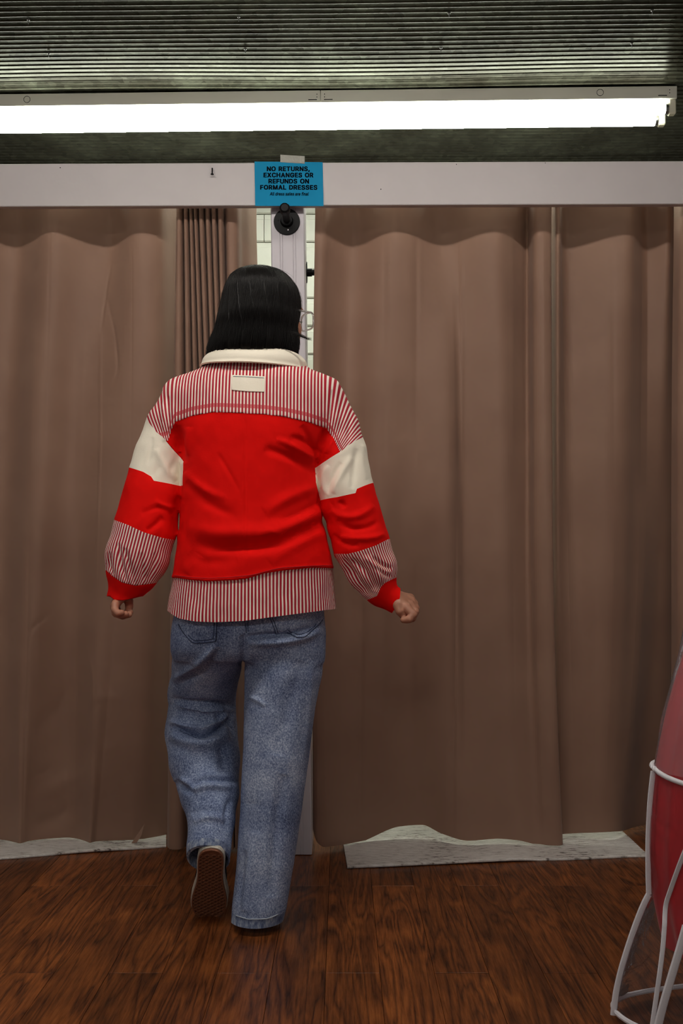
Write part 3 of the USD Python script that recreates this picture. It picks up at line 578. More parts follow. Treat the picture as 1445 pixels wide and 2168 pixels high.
# ------------------------------------------------------------------ the person
PY = 2.5
def zpx(y, Y=PY): return CH - (y - HZ) * Y / F
def xpx(x, Y=PY): return (x - CX) * Y / F
def joints(rows): return [px(a, b, Y) for a, b, Y, r in rows], [r * Y / F for a, b, Y, r in rows]
def loft(x, y, z, rows, n=2.3):                       # rows: (py, left px, right px, half depth, centre depth), sections of a torso
    R = np.array(rows, float)[::-1]; zz = CH - (R[:, 0] - HZ) * PY / F
    c, a, b, cy = [PchipInterpolator(zz, q) for q in ((xpx(R[:, 1]) + xpx(R[:, 2])) / 2, (xpx(R[:, 2]) - xpx(R[:, 1])) / 2, R[:, 3], R[:, 4])]
    zc = np.clip(z, zz[0], zz[-1]); A, B = a(zc), b(zc)
    r = (np.abs((x - c(zc)) / A) ** n + np.abs((y - cy(zc)) / B) ** n) ** (1 / n)
    d = (r - 1) * np.minimum(A, B)
    return np.maximum(d, np.maximum(z - zz[-1], zz[0] - z))
person = thing('person', 'person seen from behind in red and cream striped pullover and washed jeans, walking', 'person')

# body: head, trunk, limbs and hands, one surface (most of it inside the clothes)
HC = px(556, 668, 2.5); hf, hr = np.array([.766, .643, 0]), np.array([.643, -.766, 0])
def head_fn(x, y, z):
    a = (x - HC[0]) * hf[0] + (y - HC[1]) * hf[1]; b = (x - HC[0]) * hr[0] + (y - HC[1]) * hr[1]; c = z - HC[2]
    d = ell(a, b, c, (-.012, 0, .012), (.098, .077, .100))
    d = smin(d, ell(a, b, c, (.030, 0, -.062), (.062, .060, .060)), .03)
    d = smin(d, ell(a, b, c, (.068, 0, -.098), (.024, .026, .020)), .02)
    for s in (-1, 1):
        d = smin(d, ell(a, b, c, (.052, s * .045, -.035), (.030, .024, .030)), .02)        # cheeks
        d = smin(d, ell(a, b, c, (.078, s * .030, .020), (.016, .028, .009)), .012)        # brows
        d = -smin(-d, ell(a, b, c, (.092, s * .031, .002), (.014, .018, .012)), .010)      # eye sockets
        e = ell(a, b, c, (-.008, s * .079, -.012), (.020, .010, .032)); e = np.maximum(e, -ell(a, b, c, (-.005, s * .090, -.010), (.011, .007, .020))); d = smin(d, e, .006)
    d = smin(d, cone(a, b, c, (.086, 0, .004), (.107, 0, -.030), .007, .011), .010)
    for s in (-1, 1): d = smin(d, ell(a, b, c, (.097, s * .011, -.034), (.010, .008, .008)), .006)
    d = smin(d, ell(a, b, c, (.084, 0, -.062), (.012, .024, .007)), .006); d = smin(d, ell(a, b, c, (.082, 0, -.074), (.012, .021, .007)), .006)
    nk = cone(x, y, z, HC + [-.006, -.008, -.06], px(545, 790, 2.5), .054, .058)
    return smin(d, nk, .02)
headm = implicit(head_fn, HC - [.16, .16, .20], HC + [.16, .16, .14], .0042)
J = lambda *q: joints(q)
arm_l = [(430, 835, 2.5, 30), (372, 885, 2.5, 32), (328, 1040, 2.485, 30), (285, 1180, 2.468, 25), (259, 1250, 2.46, 19)]
arm_r = [(640, 835, 2.5, 30), (692, 890, 2.5, 32), (740, 1040, 2.49, 30), (790, 1190, 2.48, 25), (832, 1267, 2.48, 18)]
def body_fn(x, y, z):
    d = loft(x, y, z, [(770, 480, 610, .06, 2.5), (820, 420, 660, .085, 2.5), (920, 400, 670, .11, 2.5), (1060, 405, 655, .115, 2.5), (1200, 395, 680, .12, 2.5), (1330, 385, 672, .115, 2.5), (1390, 395, 665, .08, 2.5)])
    for r in (arm_l, arm_r): d = smin(d, chain(x, y, z, *joints(r)), .03)
    d = smin(d, chain(x, y, z, *J((602, 1330, 2.5, 66), (592, 1520, 2.5, 52), (575, 1720, 2.47, 38), (560, 1880, 2.45, 28), (552, 1925, 2.45, 28), (545, 1905, 2.56, 26))), .03)
    d = smin(d, chain(x, y, z, *J((450, 1340, 2.5, 64), (434, 1480, 2.68, 50), (438, 1540, 2.66, 46), (445, 1680, 2.53, 36), (443, 1765, 2.46, 26))), .03)
    return d
bodym = implicit(body_fn, (-.62, 2.3, .03), (.32, 2.9, 1.44), .0075)
def hand(fingers, palm, k=.0035):
    def fn(x, y, z):
        d = chain(x, y, z, *joints(palm[0]), k=.006)
        for q in palm[1:]: d = smin(d, chain(x, y, z, *joints(q), k=.006), .008)
        for q in fingers: d = smin(d, chain(x, y, z, *joints(q), k=.002), k)
        return d
    pts = np.array([px(a, b, Y) for q in fingers + palm for a, b, Y, r in q])
    return implicit(fn, pts.min(0) - .03, pts.max(0) + .03, .0021, smooth=4)
hand_l = hand([[(243, 1279, 2.425, 8), (243, 1291, 2.415, 7.6), (249, 1298, 2.408, 7), (257, 1297, 2.412, 6.4)],
               [(241, 1283, 2.44, 8.4), (244, 1297, 2.432, 8), (254, 1302.5, 2.424, 7.4), (265, 1300, 2.426, 6.8)],
               [(241, 1284, 2.458, 8.6), (246, 1299, 2.45, 8.2), (259, 1304, 2.44, 7.5), (273, 1301, 2.438, 7)],
               [(243, 1281, 2.475, 8.6), (250, 1297, 2.474, 8), (263, 1301, 2.463, 7.4), (275, 1296, 2.455, 6.8)],
               [(262, 1256, 2.475, 11), (272, 1272, 2.476, 9.4), (273.5, 1284, 2.47, 8.4), (272, 1292, 2.462, 7.4)]],
              [[(260, 1244, 2.46, 18), (258, 1256, 2.458, 16)], [(256, 1260, 2.448, 11), (244, 1280, 2.432, 9)], [(255, 1260, 2.455, 12), (243, 1282, 2.45, 9.5)], [(257, 1260, 2.468, 12), (244, 1281, 2.47, 9.5)], [(257, 1256, 2.465, 14), (262, 1258, 2.472, 12)]])
hand_r = hand([[(860, 1287, 2.452, 9.6), (874, 1301, 2.444, 8.8), (866, 1311, 2.440, 8), (854, 1312.5, 2.444, 7.2)],
               [(866, 1281, 2.474, 9.6), (878, 1295, 2.468, 8.8), (872, 1309, 2.464, 8), (860, 1313, 2.464, 7.2)],
               [(869, 1273, 2.496, 9.2), (879, 1287, 2.492, 8.4), (875, 1301, 2.488, 7.8), (864, 1307, 2.486, 7)],
               [(868, 1266, 2.514, 8.6), (877, 1278, 2.512, 7.8), (875, 1290, 2.508, 7), (866, 1297, 2.505, 6.4)],
               [(842, 1281, 2.458, 11), (846, 1294, 2.452, 9.4), (852, 1302, 2.456, 8), (859, 1305, 2.462, 7)]],
              [[(828, 1264, 2.48, 20), (841, 1272, 2.48, 18)], [(841, 1274, 2.468, 14), (860, 1286, 2.456, 10)], [(843, 1271, 2.478, 14), (866, 1280, 2.476, 10.5)], [(845, 1267, 2.488, 14), (869, 1272, 2.495, 10)], [(845, 1265, 2.495, 13), (867, 1266, 2.511, 9.5)], [(840, 1274, 2.47, 13), (843, 1281, 2.46, 11)]])
body = M3.batch_boolean([bodym, headm, hand_l, hand_r], manifold3d.OpType.Add)
body = max(body.decompose(), key=lambda q: q.volume())
bp = obj('body', tm(body), 'skin', person, smooth=True)
for s in (-1, 1):
    e = HC + hf * .079 + hr * s * .031 + [0, 0, .002]
    b = trimesh.creation.icosphere(3, .0118); b.apply_translation(e); eb = obj('eye', b, 'eye_white', bp, smooth=True)
L_ = []
for c_, w_l in ((-.062, .022), (-.073, .019)):
    v = trimesh.creation.icosphere(3, 1.0); v.vertices = HC + np.outer(v.vertices[:, 0] * .0115 + .0855, hf) + np.outer(v.vertices[:, 1] * w_l, hr) + np.outer(v.vertices[:, 2] * .0058 + c_, [0, 0, 1]); L_.append(v)
for v in L_: obj('lip', v, 'lip', bp, smooth=True)

# hair: chin-length dark bob with a fringe
HROW = [(571, 532, 556, .02, 2.5), (575, 512, 584, .055, 2.5), (584, 494, 604, .082, 2.5), (598, 484, 618, .105, 2.5), (615, 477, 629, .122, 2.5), (640, 470, 635, .130, 2.503), (662, 465, 633, .131, 2.503), (685, 460, 630, .128, 2.50), (708, 454, 629, .122, 2.50), (730, 447, 629, .118, 2.498), (752, 442, 626, .112, 2.495), (766, 446, 620, .100, 2.495)]
def hair_fn(x, y, z):
    d = loft(x, y, z, HROW, 2.05)
    a = (x - HC[0]) * hf[0] + (y - HC[1]) * hf[1]; b = (x - HC[0]) * hr[0] + (y - HC[1]) * hr[1]; c = z - HC[2]
    d = np.maximum(d, -ell(a, b, c, (.135, 0, -.07), (.088, .078, .112)))
    ang = np.arctan2(y - 2.5, x - HC[0])
    return d + .0022 * np.sin(ang * 46 + 3 * np.sin(c * 25)) * sstep(.10, .02, c) + .0016 * np.sin(ang * 23 + c * 30)
hairm = implicit(hair_fn, (-.42, 2.33, 1.36), (-.06, 2.68, 1.68), .0042, smooth=2)
hp = obj('hair', tm(hairm), 'hair', person, smooth=True)
hv, hfaces = mf(hairm)
R = np.array(HROW)[::-1]; zz = zpx(R[:, 0]); I = [PchipInterpolator(zz, q) for q in ((xpx(R[:, 1]) + xpx(R[:, 2])) / 2, (xpx(R[:, 2]) - xpx(R[:, 1])) / 2, R[:, 3], R[:, 4])]
r2 = np.random.default_rng(21); P_, W_ = [], []
for i in range(4200):
    th = r2.uniform(math.pi * .93, math.pi * 2.10); z0 = zz[-1] - r2.beta(1, 2.6) * .07 - .001; z1 = zpx(r2.uniform(728, 762)); n = 14
    t = np.linspace(0, 1, n); z = z0 + (z1 - z0) * t; lift = 1.006 + r2.uniform(0, .02) + r2.uniform(-.01, .025) * t ** 3
    tt = th + r2.normal(0, .05) * t + .02 * np.sin(t * r2.uniform(2, 6) + r2.uniform(0, 6)); zc = np.clip(z, zz[0], zz[-1])
    P = np.stack([I[0](zc) + I[1](zc) * lift * np.cos(tt), I[3](zc) + I[2](zc) * lift * np.sin(tt), z], 1)
    P[-3:] += r2.normal(0, .0016, 3); P_.append(P); W_.append(np.linspace(.0009, .00035, n))
for i in range(150):                                   # flyaways
    th = r2.uniform(math.pi * .95, math.pi * 2.08); z0 = zpx(r2.uniform(564, 640)); n = 9; t = np.linspace(0, 1, n); zc = np.clip(z0 - t * r2.uniform(.02, .10), zz[0], zz[-1]); lift = 1.0 + t * r2.uniform(.02, .10)
    P_.append(np.stack([I[0](zc) + I[1](zc) * lift * np.cos(th + t * .3), I[3](zc) + I[2](zc) * lift * np.sin(th + t * .3), zc + .006 * t], 1)); W_.append(np.linspace(.0004, .0002, n))
for i in range(26):                                    # the lock lifting off her right cheek
    o = r2.normal(0, .0022, 3); P = dense([px(618, 704, 2.40) + o, px(633, 709, 2.40) + o, px(646, 714.5, 2.405) + o * .7, px(656 + r2.uniform(-4, 4), 718 + r2.uniform(-2, 3), 2.41) + o * .6], 10); P_.append(P); W_.append(np.linspace(.0009, .0003, 10))
tag(curves('strands', P_, W_, 'hair', hp), kind='stuff')

# glasses with clear frames
gl = thing('glasses', parent=person)
def face_pt(a, b, c): return HC + hf * a + hr * b + np.array([0, 0, c])
for s in (-1, 1):
    o = []
    for k in range(40):
        th = 2 * math.pi * k / 40; ww, hh = .0265, .0215 + .002 * math.sin(th)
        q = (abs(math.cos(th)) ** .55 * math.copysign(1, math.cos(th)) * ww, abs(math.sin(th)) ** .55 * math.copysign(1, math.sin(th)) * hh)
        o.append(face_pt(.116 - .10 * abs(q[0] + s * .034) ** 1.4, s * .034 + q[0], -.006 + q[1]))
    o = np.array(o); obj('rim', tube(o, .0021, 8, closed=True), 'clear_acetate', gl)
    c_ = o.mean(0); v = np.vstack([o, c_ + hf * .001]); f = [[i, (i + 1) % 40, 40] for i in range(40)]
    obj('lens', trimesh.Trimesh(v, f, process=False), 'lens_glass', gl)
    obj('temple', tube([face_pt(.110, s * .062, .010), face_pt(.100, s * .071, .010), face_pt(.05, s * .080, .006), face_pt(-.01, s * .083, -.002), face_pt(-.035, s * .080, -.02)], .0026, 8, flat=.6), 'clear_acetate', gl)
    obj('hinge', tube([face_pt(.106, s * .0655, .012), face_pt(.106, s * .0655, .007)], .0012, 8), 'steel', gl)
obj('bridge', tube([face_pt(.115, -.010, .0), face_pt(.118, 0, .003), face_pt(.115, .010, .0)], .0026, 8), 'clear_acetate', gl)

# pullover
TROW = [(745, 490, 600, .045, 2.492), (762, 474, 612, .066, 2.492), (785, 440, 646, .090, 2.495), (812, 398, 695, .118, 2.497), (850, 381, 706, .132, 2.5), (900, 376, 702, .142, 2.5), (950, 381, 690, .146, 2.5), (1000, 385, 671, .146, 2.5), (1060, 385, 674, .147, 2.5), (1100, 383, 682, .150, 2.5), (1150, 377, 694, .154, 2.5), (1200, 369, 705, .158, 2.5), (1240, 363, 709, .160, 2.5), (1290, 353, 713, .162, 2.5), (1345, 346, 717, .163, 2.5)]
SL = [(445, 823, 2.5, 36), (390, 850, 2.5, 47), (362, 905, 2.498, 52), (337, 967, 2.49, 53), (322, 1045, 2.48, 60), (306, 1120, 2.475, 66), (291, 1178, 2.47, 67), (281, 1208, 2.465, 56), (273, 1232, 2.462, 42), (259, 1264, 2.46, 31), (252, 1300, 2.46, 30)]
SR = [(630, 824, 2.5, 36), (672, 852, 2.5, 49), (706, 915, 2.498, 56), (718, 960, 2.49, 57), (733, 1042, 2.485, 59), (765, 1155, 2.48, 60), (788, 1205, 2.48, 53), (800, 1240, 2.48, 39), (806, 1255, 2.48, 30), (840, 1273, 2.48, 25.5), (868, 1285, 2.48, 25)]
def jacket_fn(x, y, z):
    t = loft(x, y, z, TROW); k = .008 + .05 * sstep(zpx(960), zpx(880), z)
    d = smin(t, chain(x, y, z, *joints(SL), k=.006, fy=.92), k); return smin(d, chain(x, y, z, *joints(SR), k=.006, fy=.92), k)
JF = [([(357, 838), (357, 870), (361, 898)], 3.5, -4), ([(347, 850), (345, 890), (350, 915)], 5, 2.5), ([(702, 826), (701, 865), (698, 898)], 3.5, -3.5), ([(742, 870), (740, 900), (738, 935)], 4, -3), ([(518, 885), (520, 1050), (520, 1222)], 2.2, -1.6), ([(511, 885), (513, 1050), (513, 1222)], 3, .8),
      ([(702, 1068), (640, 1100), (560, 1128), (470, 1128), (395, 1118)], 17, 9), ([(700, 1098), (640, 1128), (580, 1150), (500, 1162), (410, 1152)], 12, -9), ([(700, 1120), (630, 1150), (570, 1190)], 14, 4),
      ([(672, 1005), (620, 972), (560, 950)], 9, -6), ([(668, 975), (620, 945), (585, 930)], 7, 5), ([(676, 960), (645, 935), (615, 925)], 6, -5), ([(672, 1030), (620, 1050), (560, 1085)], 13, 6), ([(680, 1060), (640, 1085), (590, 1105)], 9, -5),
      ([(640, 900), (655, 930), (668, 960)], 7, -5), ([(690, 905), (678, 945), (668, 985)], 7, -6), ([(705, 925), (690, 960)], 6, 3),
      ([(375, 900), (382, 940), (388, 980)], 8, -6), ([(400, 905), (398, 935), (396, 965)], 8, 5), ([(392, 1000), (430, 1035), (480, 1055)], 9, 4), ([(395, 1020), (440, 1065), (500, 1090)], 10, -4), ([(460, 960), (490, 1010), (505, 1040)], 5, -2),
      ([(400, 1170), (440, 1190), (500, 1180)], 12, -3), ([(560, 1120), (600, 1140)], 6, 2), ([(395, 1215), (420, 1175)], 10, 3),
      # sleeves
      ([(322, 925), (318, 955), (312, 985)], 4, -2), ([(330, 950), (345, 980), (372, 1018)], 7, 3), ([(338, 985), (325, 1010)], 6, -1.5), ([(372, 975), (362, 1000), (372, 1022)], 6, -2),
      ([(330, 1060), (360, 1075), (375, 1072)], 6, 4), ([(300, 1090), (340, 1075), (370, 1090)], 6, -3), ([(310, 1125), (330, 1110), (345, 1095)], 6, -5), ([(380, 1050), (370, 1090), (374, 1130)], 8, -6),
      ([(745, 965), (722, 1005), (706, 1045)], 6, 4), ([(722, 980), (706, 1005), (694, 1045)], 5, -3.5), ([(755, 950), (748, 1000), (744, 1035)], 6, -3), ([(694, 985), (684, 1010), (690, 1045)], 5, 3), ([(768, 940), (766, 985), (776, 1015)], 6, 2),
      ([(700, 1080), (740, 1095), (790, 1070)], 8, 5), ([(715, 1100), (750, 1120), (800, 1105)], 6, -5), ([(720, 1135), (770, 1140), (815, 1130)], 7, 5), ([(705, 1130), (730, 1150), (760, 1155)], 5, -4), ([(730, 1075), (720, 1060)], 6, -4),
      # gathers above the cuffs
      ([(250, 1150), (255, 1190), (268, 1232)], 5, -6), ([(262, 1160), (275, 1200), (283, 1236)], 4, -5), ([(300, 1170), (302, 1205), (300, 1240)], 5, -4), ([(232, 1170), (232, 1195), (240, 1216)], 4, -5), ([(330, 1170), (325, 1200), (312, 1230)], 6, -4),
      ([(745, 1185), (775, 1210), (795, 1250)], 5, -7), ([(730, 1180), (755, 1225), (785, 1262)], 5, -6), ([(790, 1180), (808, 1195), (830, 1205)], 5, -6), ([(795, 1200), (808, 1212), (828, 1222)], 4, -6), ([(770, 1180), (795, 1200), (806, 1238)], 6, 6), ([(720, 1190), (745, 1235), (772, 1268)], 5, 4)]
BACK, ARM = 2.37, 2.435
def XZ(poly, Y): return [tuple(px(a, b, Y)[[0, 2]]) for a, b in poly]
seam_yoke = [(330, 928), (345, 925), (352, 903), (362, 886), (400, 878), (450, 873.5), (520, 877), (560, 879), (600, 883), (650, 891), (690, 900), (706, 922), (722, 957), (735, 975)]
seam_hem = [(300, 1226), (368, 1224), (400, 1228), (440, 1231), (500, 1228), (525, 1225), (560, 1214), (600, 1208), (660, 1202), (707, 1203), (760, 1203)]
hem_line = [(300, 1285), (352, 1297), (380, 1309), (420, 1314), (460, 1315), (520, 1312), (580, 1304), (640, 1297), (690, 1292), (712, 1292), (760, 1294)]
yb_, hb_ = np.array(XZ(seam_yoke, BACK)), np.array(XZ(seam_hem, BACK))
def jacket_extra(v, p, n):
    zc = np.interp(v[:, 0], hb_[:, 0], hb_[:, 1]); zy = np.interp(v[:, 0], yb_[:, 0], yb_[:, 1])
    mid = (p[:, 0] > 345) & (p[:, 0] < 716)
    d = np.where(mid, -.0042 * sstep(.003, -.003, v[:, 2] - zc) + .0015 * np.exp(-((v[:, 2] - zc - .004) / .004) ** 2), 0)
    d += np.where(mid, .0022 * sstep(-.002, .002, v[:, 2] - zy), 0)
    return d + (meshkit.fbm(v * [14, 14, 11], 3, 4) - .5) * .009
jm = implicit(jacket_fn, (-.66, 2.28, .72), (.22, 2.72, 1.46), .0062, refine=.0052)
jm = fold_mesh(jm, JF, jacket_extra)
def cutter(xz):
    pg = Polygon(xz).buffer(0); t = trimesh.creation.extrude_polygon(pg, 1.2, engine='earcut'); v = np.array(t.vertices)
    w, f = mf_weld(np.stack([v[:, 0], 3.1 - v[:, 2], v[:, 1]], 1), t.faces); m = to_m(w, f)
    return m if m.volume() > 0 else to_m(w, f[:, ::-1])
def big(m):
    q = [k for k in m.decompose() if k.volume() > 8e-7]; return M3.compose(q) if q else m
jm = jm - cutter(XZ(hem_line + [(900, 1400), (200, 1400)], BACK + .03)) ^ cutter([(-1, .5), (1, .5), (1, 1.6), (-1, 1.6)])
armL = cutter(XZ([(290, 870), (308, 888), (330, 914), (345, 926), (363, 949), (388, 977), (387, 1030), (384, 1060), (376, 1120), (370, 1150), (362, 1190), (352, 1240), (330, 1330), (330, 1400), (150, 1400), (150, 870)], ARM))
armR = cutter(XZ([(790, 912), (763, 925), (737, 943), (722, 956), (690, 975), (666, 989), (668, 1020), (677, 1057), (690, 1100), (706, 1165), (716, 1200), (745, 1400), (950, 1400), (950, 900)], ARM))
left = (jm ^ armL) - cutter(XZ([(200, 1262), (232, 1263), (244, 1270), (262, 1271), (290, 1264), (340, 1258), (340, 1400), (200, 1400)], ARM)); right = (jm ^ armR) - cutter(XZ([(860, 1225), (849, 1247), (847, 1265), (841, 1282), (832, 1297), (826, 1330), (950, 1330), (950, 1225)], ARM))
trunk = jm - armL - armR
cy_ = cutter(XZ(seam_yoke + [(800, 980), (800, 700), (200, 700), (200, 930)], BACK)); ch_ = cutter(XZ(seam_hem + [(900, 1400), (200, 1400)], BACK))
yoke, rest = trunk ^ cy_, trunk - cy_; hem_, panel = rest ^ ch_, rest - ch_
torso = obj('pullover', tm(big(panel)), 'red_cloth', person, smooth=40)
def uv_yoke(v):
    x, z = v[:, 0], v[:, 2]; u = x.copy()
    for s, qx in ((1, 686), (-1, 366)):               # beyond the shoulder the stripes fan out round the armpit
        x0, z0 = px(qx, 1000, BACK + .03)[[0, 2]]; ph = np.arctan2(s * (x - x0), np.maximum(z - z0, .004)); Rf = .150
        u = np.where(s * (x - x0) > 0, x0 + s * Rf * ph, u)
    zy = np.interp(x, yb_[:, 0], yb_[:, 1]); return np.stack([u / .0081, (z - zy) * 1000 * 0.78], 1)
obj('yoke', tm(big(yoke)), 'stripe_yoke', torso, smooth=40, uv=uv_yoke)
def uv_hem(v):
    c = xpx(531); th = np.arctan2(v[:, 0] - c, -(v[:, 1] - 2.55)); return np.stack([th * .205 / .0082, 0 * th], 1)
obj('hem_band', tm(big(hem_)), 'stripe', torso, smooth=40, uv=uv_hem)
def uv_axis(rows, per):
    def fn(v):
        R = np.array(rows); q = np.array([px(a, b, Y) for a, b, Y, r in rows]); o = np.argsort(q[:, 2]); qx, qy, qz = q[o].T
        d = v[:, 0] - np.interp(v[:, 2], qz, qx); e = -(v[:, 1] - np.interp(v[:, 2], qz, qy)); return np.stack([np.arctan2(d, e) * .072 / per, 0 * d], 1)
    return fn
def bands(arm, cuts, rows, side):
    names = [('cream_sleeve_band', 'cream_cloth'), ('red_sleeve_band', 'red_cloth'), ('striped_sleeve_band', 'stripe'), ('cuff', 'red_cloth')]
    for i, (nm, m) in enumerate(names):
        if i < 3:
            c = cutter(XZ(cuts[i], ARM)); piece, arm = arm ^ c, arm - c
        else: piece = arm
        obj(nm, tm(big(piece)), m, torso, smooth=40, uv=uv_axis(rows, .0078) if m == 'stripe' else None)
bands(left, [[(200, 975), (262, 985), (270, 988), (305, 1000), (322, 1010), (328, 1019), (385, 1028), (420, 1030), (420, 850), (200, 850)],
             [(150, 1092), (240, 1100), (275, 1112), (310, 1128), (345, 1139), (376, 1144), (420, 1144), (420, 850), (150, 850)],
             [(150, 1196), (225, 1208), (240, 1219), (262, 1233), (290, 1240), (320, 1236), (372, 1222), (420, 1200), (420, 850), (150, 850)]], SL, -1)
bands(right, [[(900, 1005), (792, 1019), (770, 1029), (755, 1036), (752, 1045), (715, 1053), (676, 1058), (640, 1062), (640, 850), (900, 850)],
              [(900, 1120), (822, 1141), (795, 1155), (760, 1167), (735, 1173), (706, 1172), (640, 1172), (640, 850), (900, 850)],
              [(900, 1200), (832, 1226), (815, 1234), (806, 1243), (798, 1262), (772, 1274), (742, 1284), (640, 1290), (640, 850), (900, 850)]], SR, 1)
dj = Drape(jm)
# folded cream collar
n_, m_ = 120, 14; G = np.zeros((n_, m_, 3))
for i in range(n_):
    th = math.radians(-90 + (i / (n_ - 1) - .5) * 330)
    for j in range(m_):
        b = j / (m_ - 1); sx = math.cos(th); sy = math.sin(th); back = max(0, -sy)
        cx = xpx(543 - 5 * b); a = (88 + 24 * b ** .85) * PY / F; dp = .090 + .034 * b ** .8
        y0 = 735 + 4 * sx - 2.5 * math.sin(th * 5) * back; y1 = 773 + 5 * sx - 5 * abs(sx) ** 3 + 2 * back
        bulge = .007 * math.sin(math.pi * min(1, b * 1.15)) 
        G[i, j] = (cx + (a + bulge) * sx, 2.497 + (dp + bulge) * sy, zpx(y0 + (y1 - y0) * b, 2.42) - .03 * (sy > 0) * sy * (1 - .4 * b))
co = obj('collar', grid_solid(G, .0045), 'cream_cloth', torso, smooth=60)
# blank cream tag, stitching
obj('neck_tag', dj.patch([(492, 795), (526, 796), (561, 798), (560, 815), (558.5, 830), (524, 829), (491, 826), (491, 810)], .0012, .0012, 3.0), 'cream_cloth', torso)
obj('tag_stitching', dj.line([(494, 798), (525, 799), (559, 801)], .0006, .003), 'denim_light', torso)
for q in ([(369, 1218), (440, 1224), (520, 1219), (600, 1202), (703, 1197)],):
    obj('overlock_stitch', dj.line(q, .0007, .0003, 60), 'red_thread', torso)

# jeans
LR = [(602, 1345, 2.5, 80), (600, 1420, 2.5, 82), (592, 1500, 2.492, 74), (584, 1600, 2.482, 69.5), (574, 1710, 2.47, 65), (562, 1820, 2.458, 60.5), (550, 1910, 2.45, 57), (538, 1975, 2.45, 54), (536, 2010, 2.45, 52)]
LL = [(447, 1345, 2.5, 78), (437, 1410, 2.59, 72), (429, 1470, 2.66, 69), (426, 1548, 2.65, 75), (433, 1610, 2.60, 74), (443, 1680, 2.535, 62), (447, 1735, 2.48, 50), (442, 1790, 2.44, 46), (440, 1850, 2.425, 45), (439, 1890, 2.42, 44)]
def jeans_fn(x, y, z):
    d = loft(x, y, z, [(1240, 384, 690, .128, 2.5), (1290, 373, 686, .132, 2.5), (1335, 370, 685, .130, 2.5), (1372, 368, 684, .118, 2.5), (1396, 372, 680, .09, 2.5)])
    d = smin(d, chain(x, y, z, *joints(LR), k=.002, fy=1.1), .022); e = chain(x, y, z, *joints(LL), k=.006, fy=1.05)
    return smin(d, e, .004 + .02 * sstep(zpx(1430), zpx(1370), z))
JE = [([(458, 1362), (440, 1385), (410, 1410), (366, 1440)], 7, 7), ([(470, 1375), (440, 1405), (400, 1435), (372, 1455)], 10, -5), ([(358, 1435), (361, 1462), (364, 1490)], 13, 4), ([(366, 1478), (400, 1488), (440, 1489), (498, 1496)], 6, -8), ([(372, 1490), (430, 1500), (495, 1504)], 8, 7), ([(366, 1536), (400, 1551), (425, 1557), (455, 1546), (488, 1518)], 5.5, -13), ([(360, 1526), (400, 1541), (426, 1546), (452, 1536), (484, 1508)], 6.5, 10), ([(470, 1500), (485, 1508), (494, 1520)], 7, -6), ([(362, 1552), (395, 1572), (422, 1578), (484, 1556)], 11, 12), ([(425, 1500), (450, 1520), (445, 1545)], 6, 5), ([(480, 1522), (490, 1540), (500, 1560)], 6, -5),
      ([(460, 1570), (475, 1610), (470, 1640)], 14, -6), ([(405, 1665), (440, 1651), (480, 1652), (506, 1656)], 6, -7), ([(400, 1680), (440, 1664), (490, 1668)], 7, 6), ([(372, 1652), (395, 1672), (415, 1678)], 6, -6), ([(380, 1648), (405, 1662)], 6, 4), ([(405, 1726), (440, 1714), (470, 1720)], 7, -3.5), ([(410, 1742), (445, 1730), (480, 1738)], 7, 4), ([(490, 1690), (478, 1730), (484, 1760)], 6, -4),
      ([(519, 1350), (560, 1346), (610, 1343), (670, 1325)], 6, -9), ([(522, 1362), (580, 1360), (640, 1350), (680, 1330)], 9, 6), ([(512, 1345), (516, 1380), (510, 1410)], 7, -7), ([(520, 1310), (523, 1330), (512, 1352)], 2.5, -2),
      ([(640, 1400), (610, 1500), (590, 1600)], 20, -4), ([(545, 1420), (540, 1550), (530, 1700)], 24, 3), ([(600, 1640), (585, 1760), (575, 1900)], 14, -5), ([(540, 1760), (525, 1850), (512, 1930)], 14, 4), ([(520, 1800), (510, 1880), (505, 1930)], 7, -4), ([(525, 1476), (548, 1482), (562, 1496)], 5, 2.5), ([(660, 1400), (655, 1480), (645, 1600)], 6, 2)]
je = implicit(jeans_fn, (-.50, 2.28, -.06), (.02, 2.86, .86), .0060, refine=.0046)
je = fold_mesh(je, JE, lambda v, p, n: (meshkit.fbm(v * [12, 12, 7], 3, 14) - .5) * .006, 1.75)
def inner(rows, dr): return implicit(lambda x, y, z: chain(x, y, z, *joints([(a, b, Y, r - dr) for a, b, Y, r in rows]), k=.02, fy=1.05), np.min([px(a, b, Y) for a, b, Y, r in rows], 0) - .09, np.max([px(a, b, Y) for a, b, Y, r in rows], 0) + .09, .006)
je = je - inner(LL[7:], 4.5) - inner(LR[6:], 4.5)
def slab(poly, Y, y0, y1):
    pg = Polygon(XZ(poly, Y)).buffer(0); t = trimesh.creation.extrude_polygon(pg, y1 - y0, engine='earcut'); v = np.array(t.vertices)
    w, f = mf_weld(np.stack([v[:, 0], y1 - v[:, 2], v[:, 1]], 1), t.faces); m = to_m(w, f); return m if m.volume() > 0 else to_m(w, f[:, ::-1])
def oblique(c0, c1, x0=-.47, x1=-.2685):               # slanting slice across the lifted left leg
    q = lambda Y, c: c - .99 * (Y - 2.385); pg = Polygon([(2.2, q(2.2, c1)), (2.75, q(2.75, c1)), (2.75, q(2.75, c0)), (2.2, q(2.2, c0))])
    t = trimesh.creation.extrude_polygon(pg, x1 - x0, engine='earcut'); v = np.array(t.vertices); w, f = mf_weld(np.stack([x0 + v[:, 2], v[:, 0], v[:, 1]], 1), t.faces)
    m = to_m(w, f); return m if m.volume() > 0 else to_m(w, f[:, ::-1])
je = je - oblique(-.6, .2195)
je = je - cutter([(-1, .021), (1, .021), (1, -.4), (-1, -.4)])
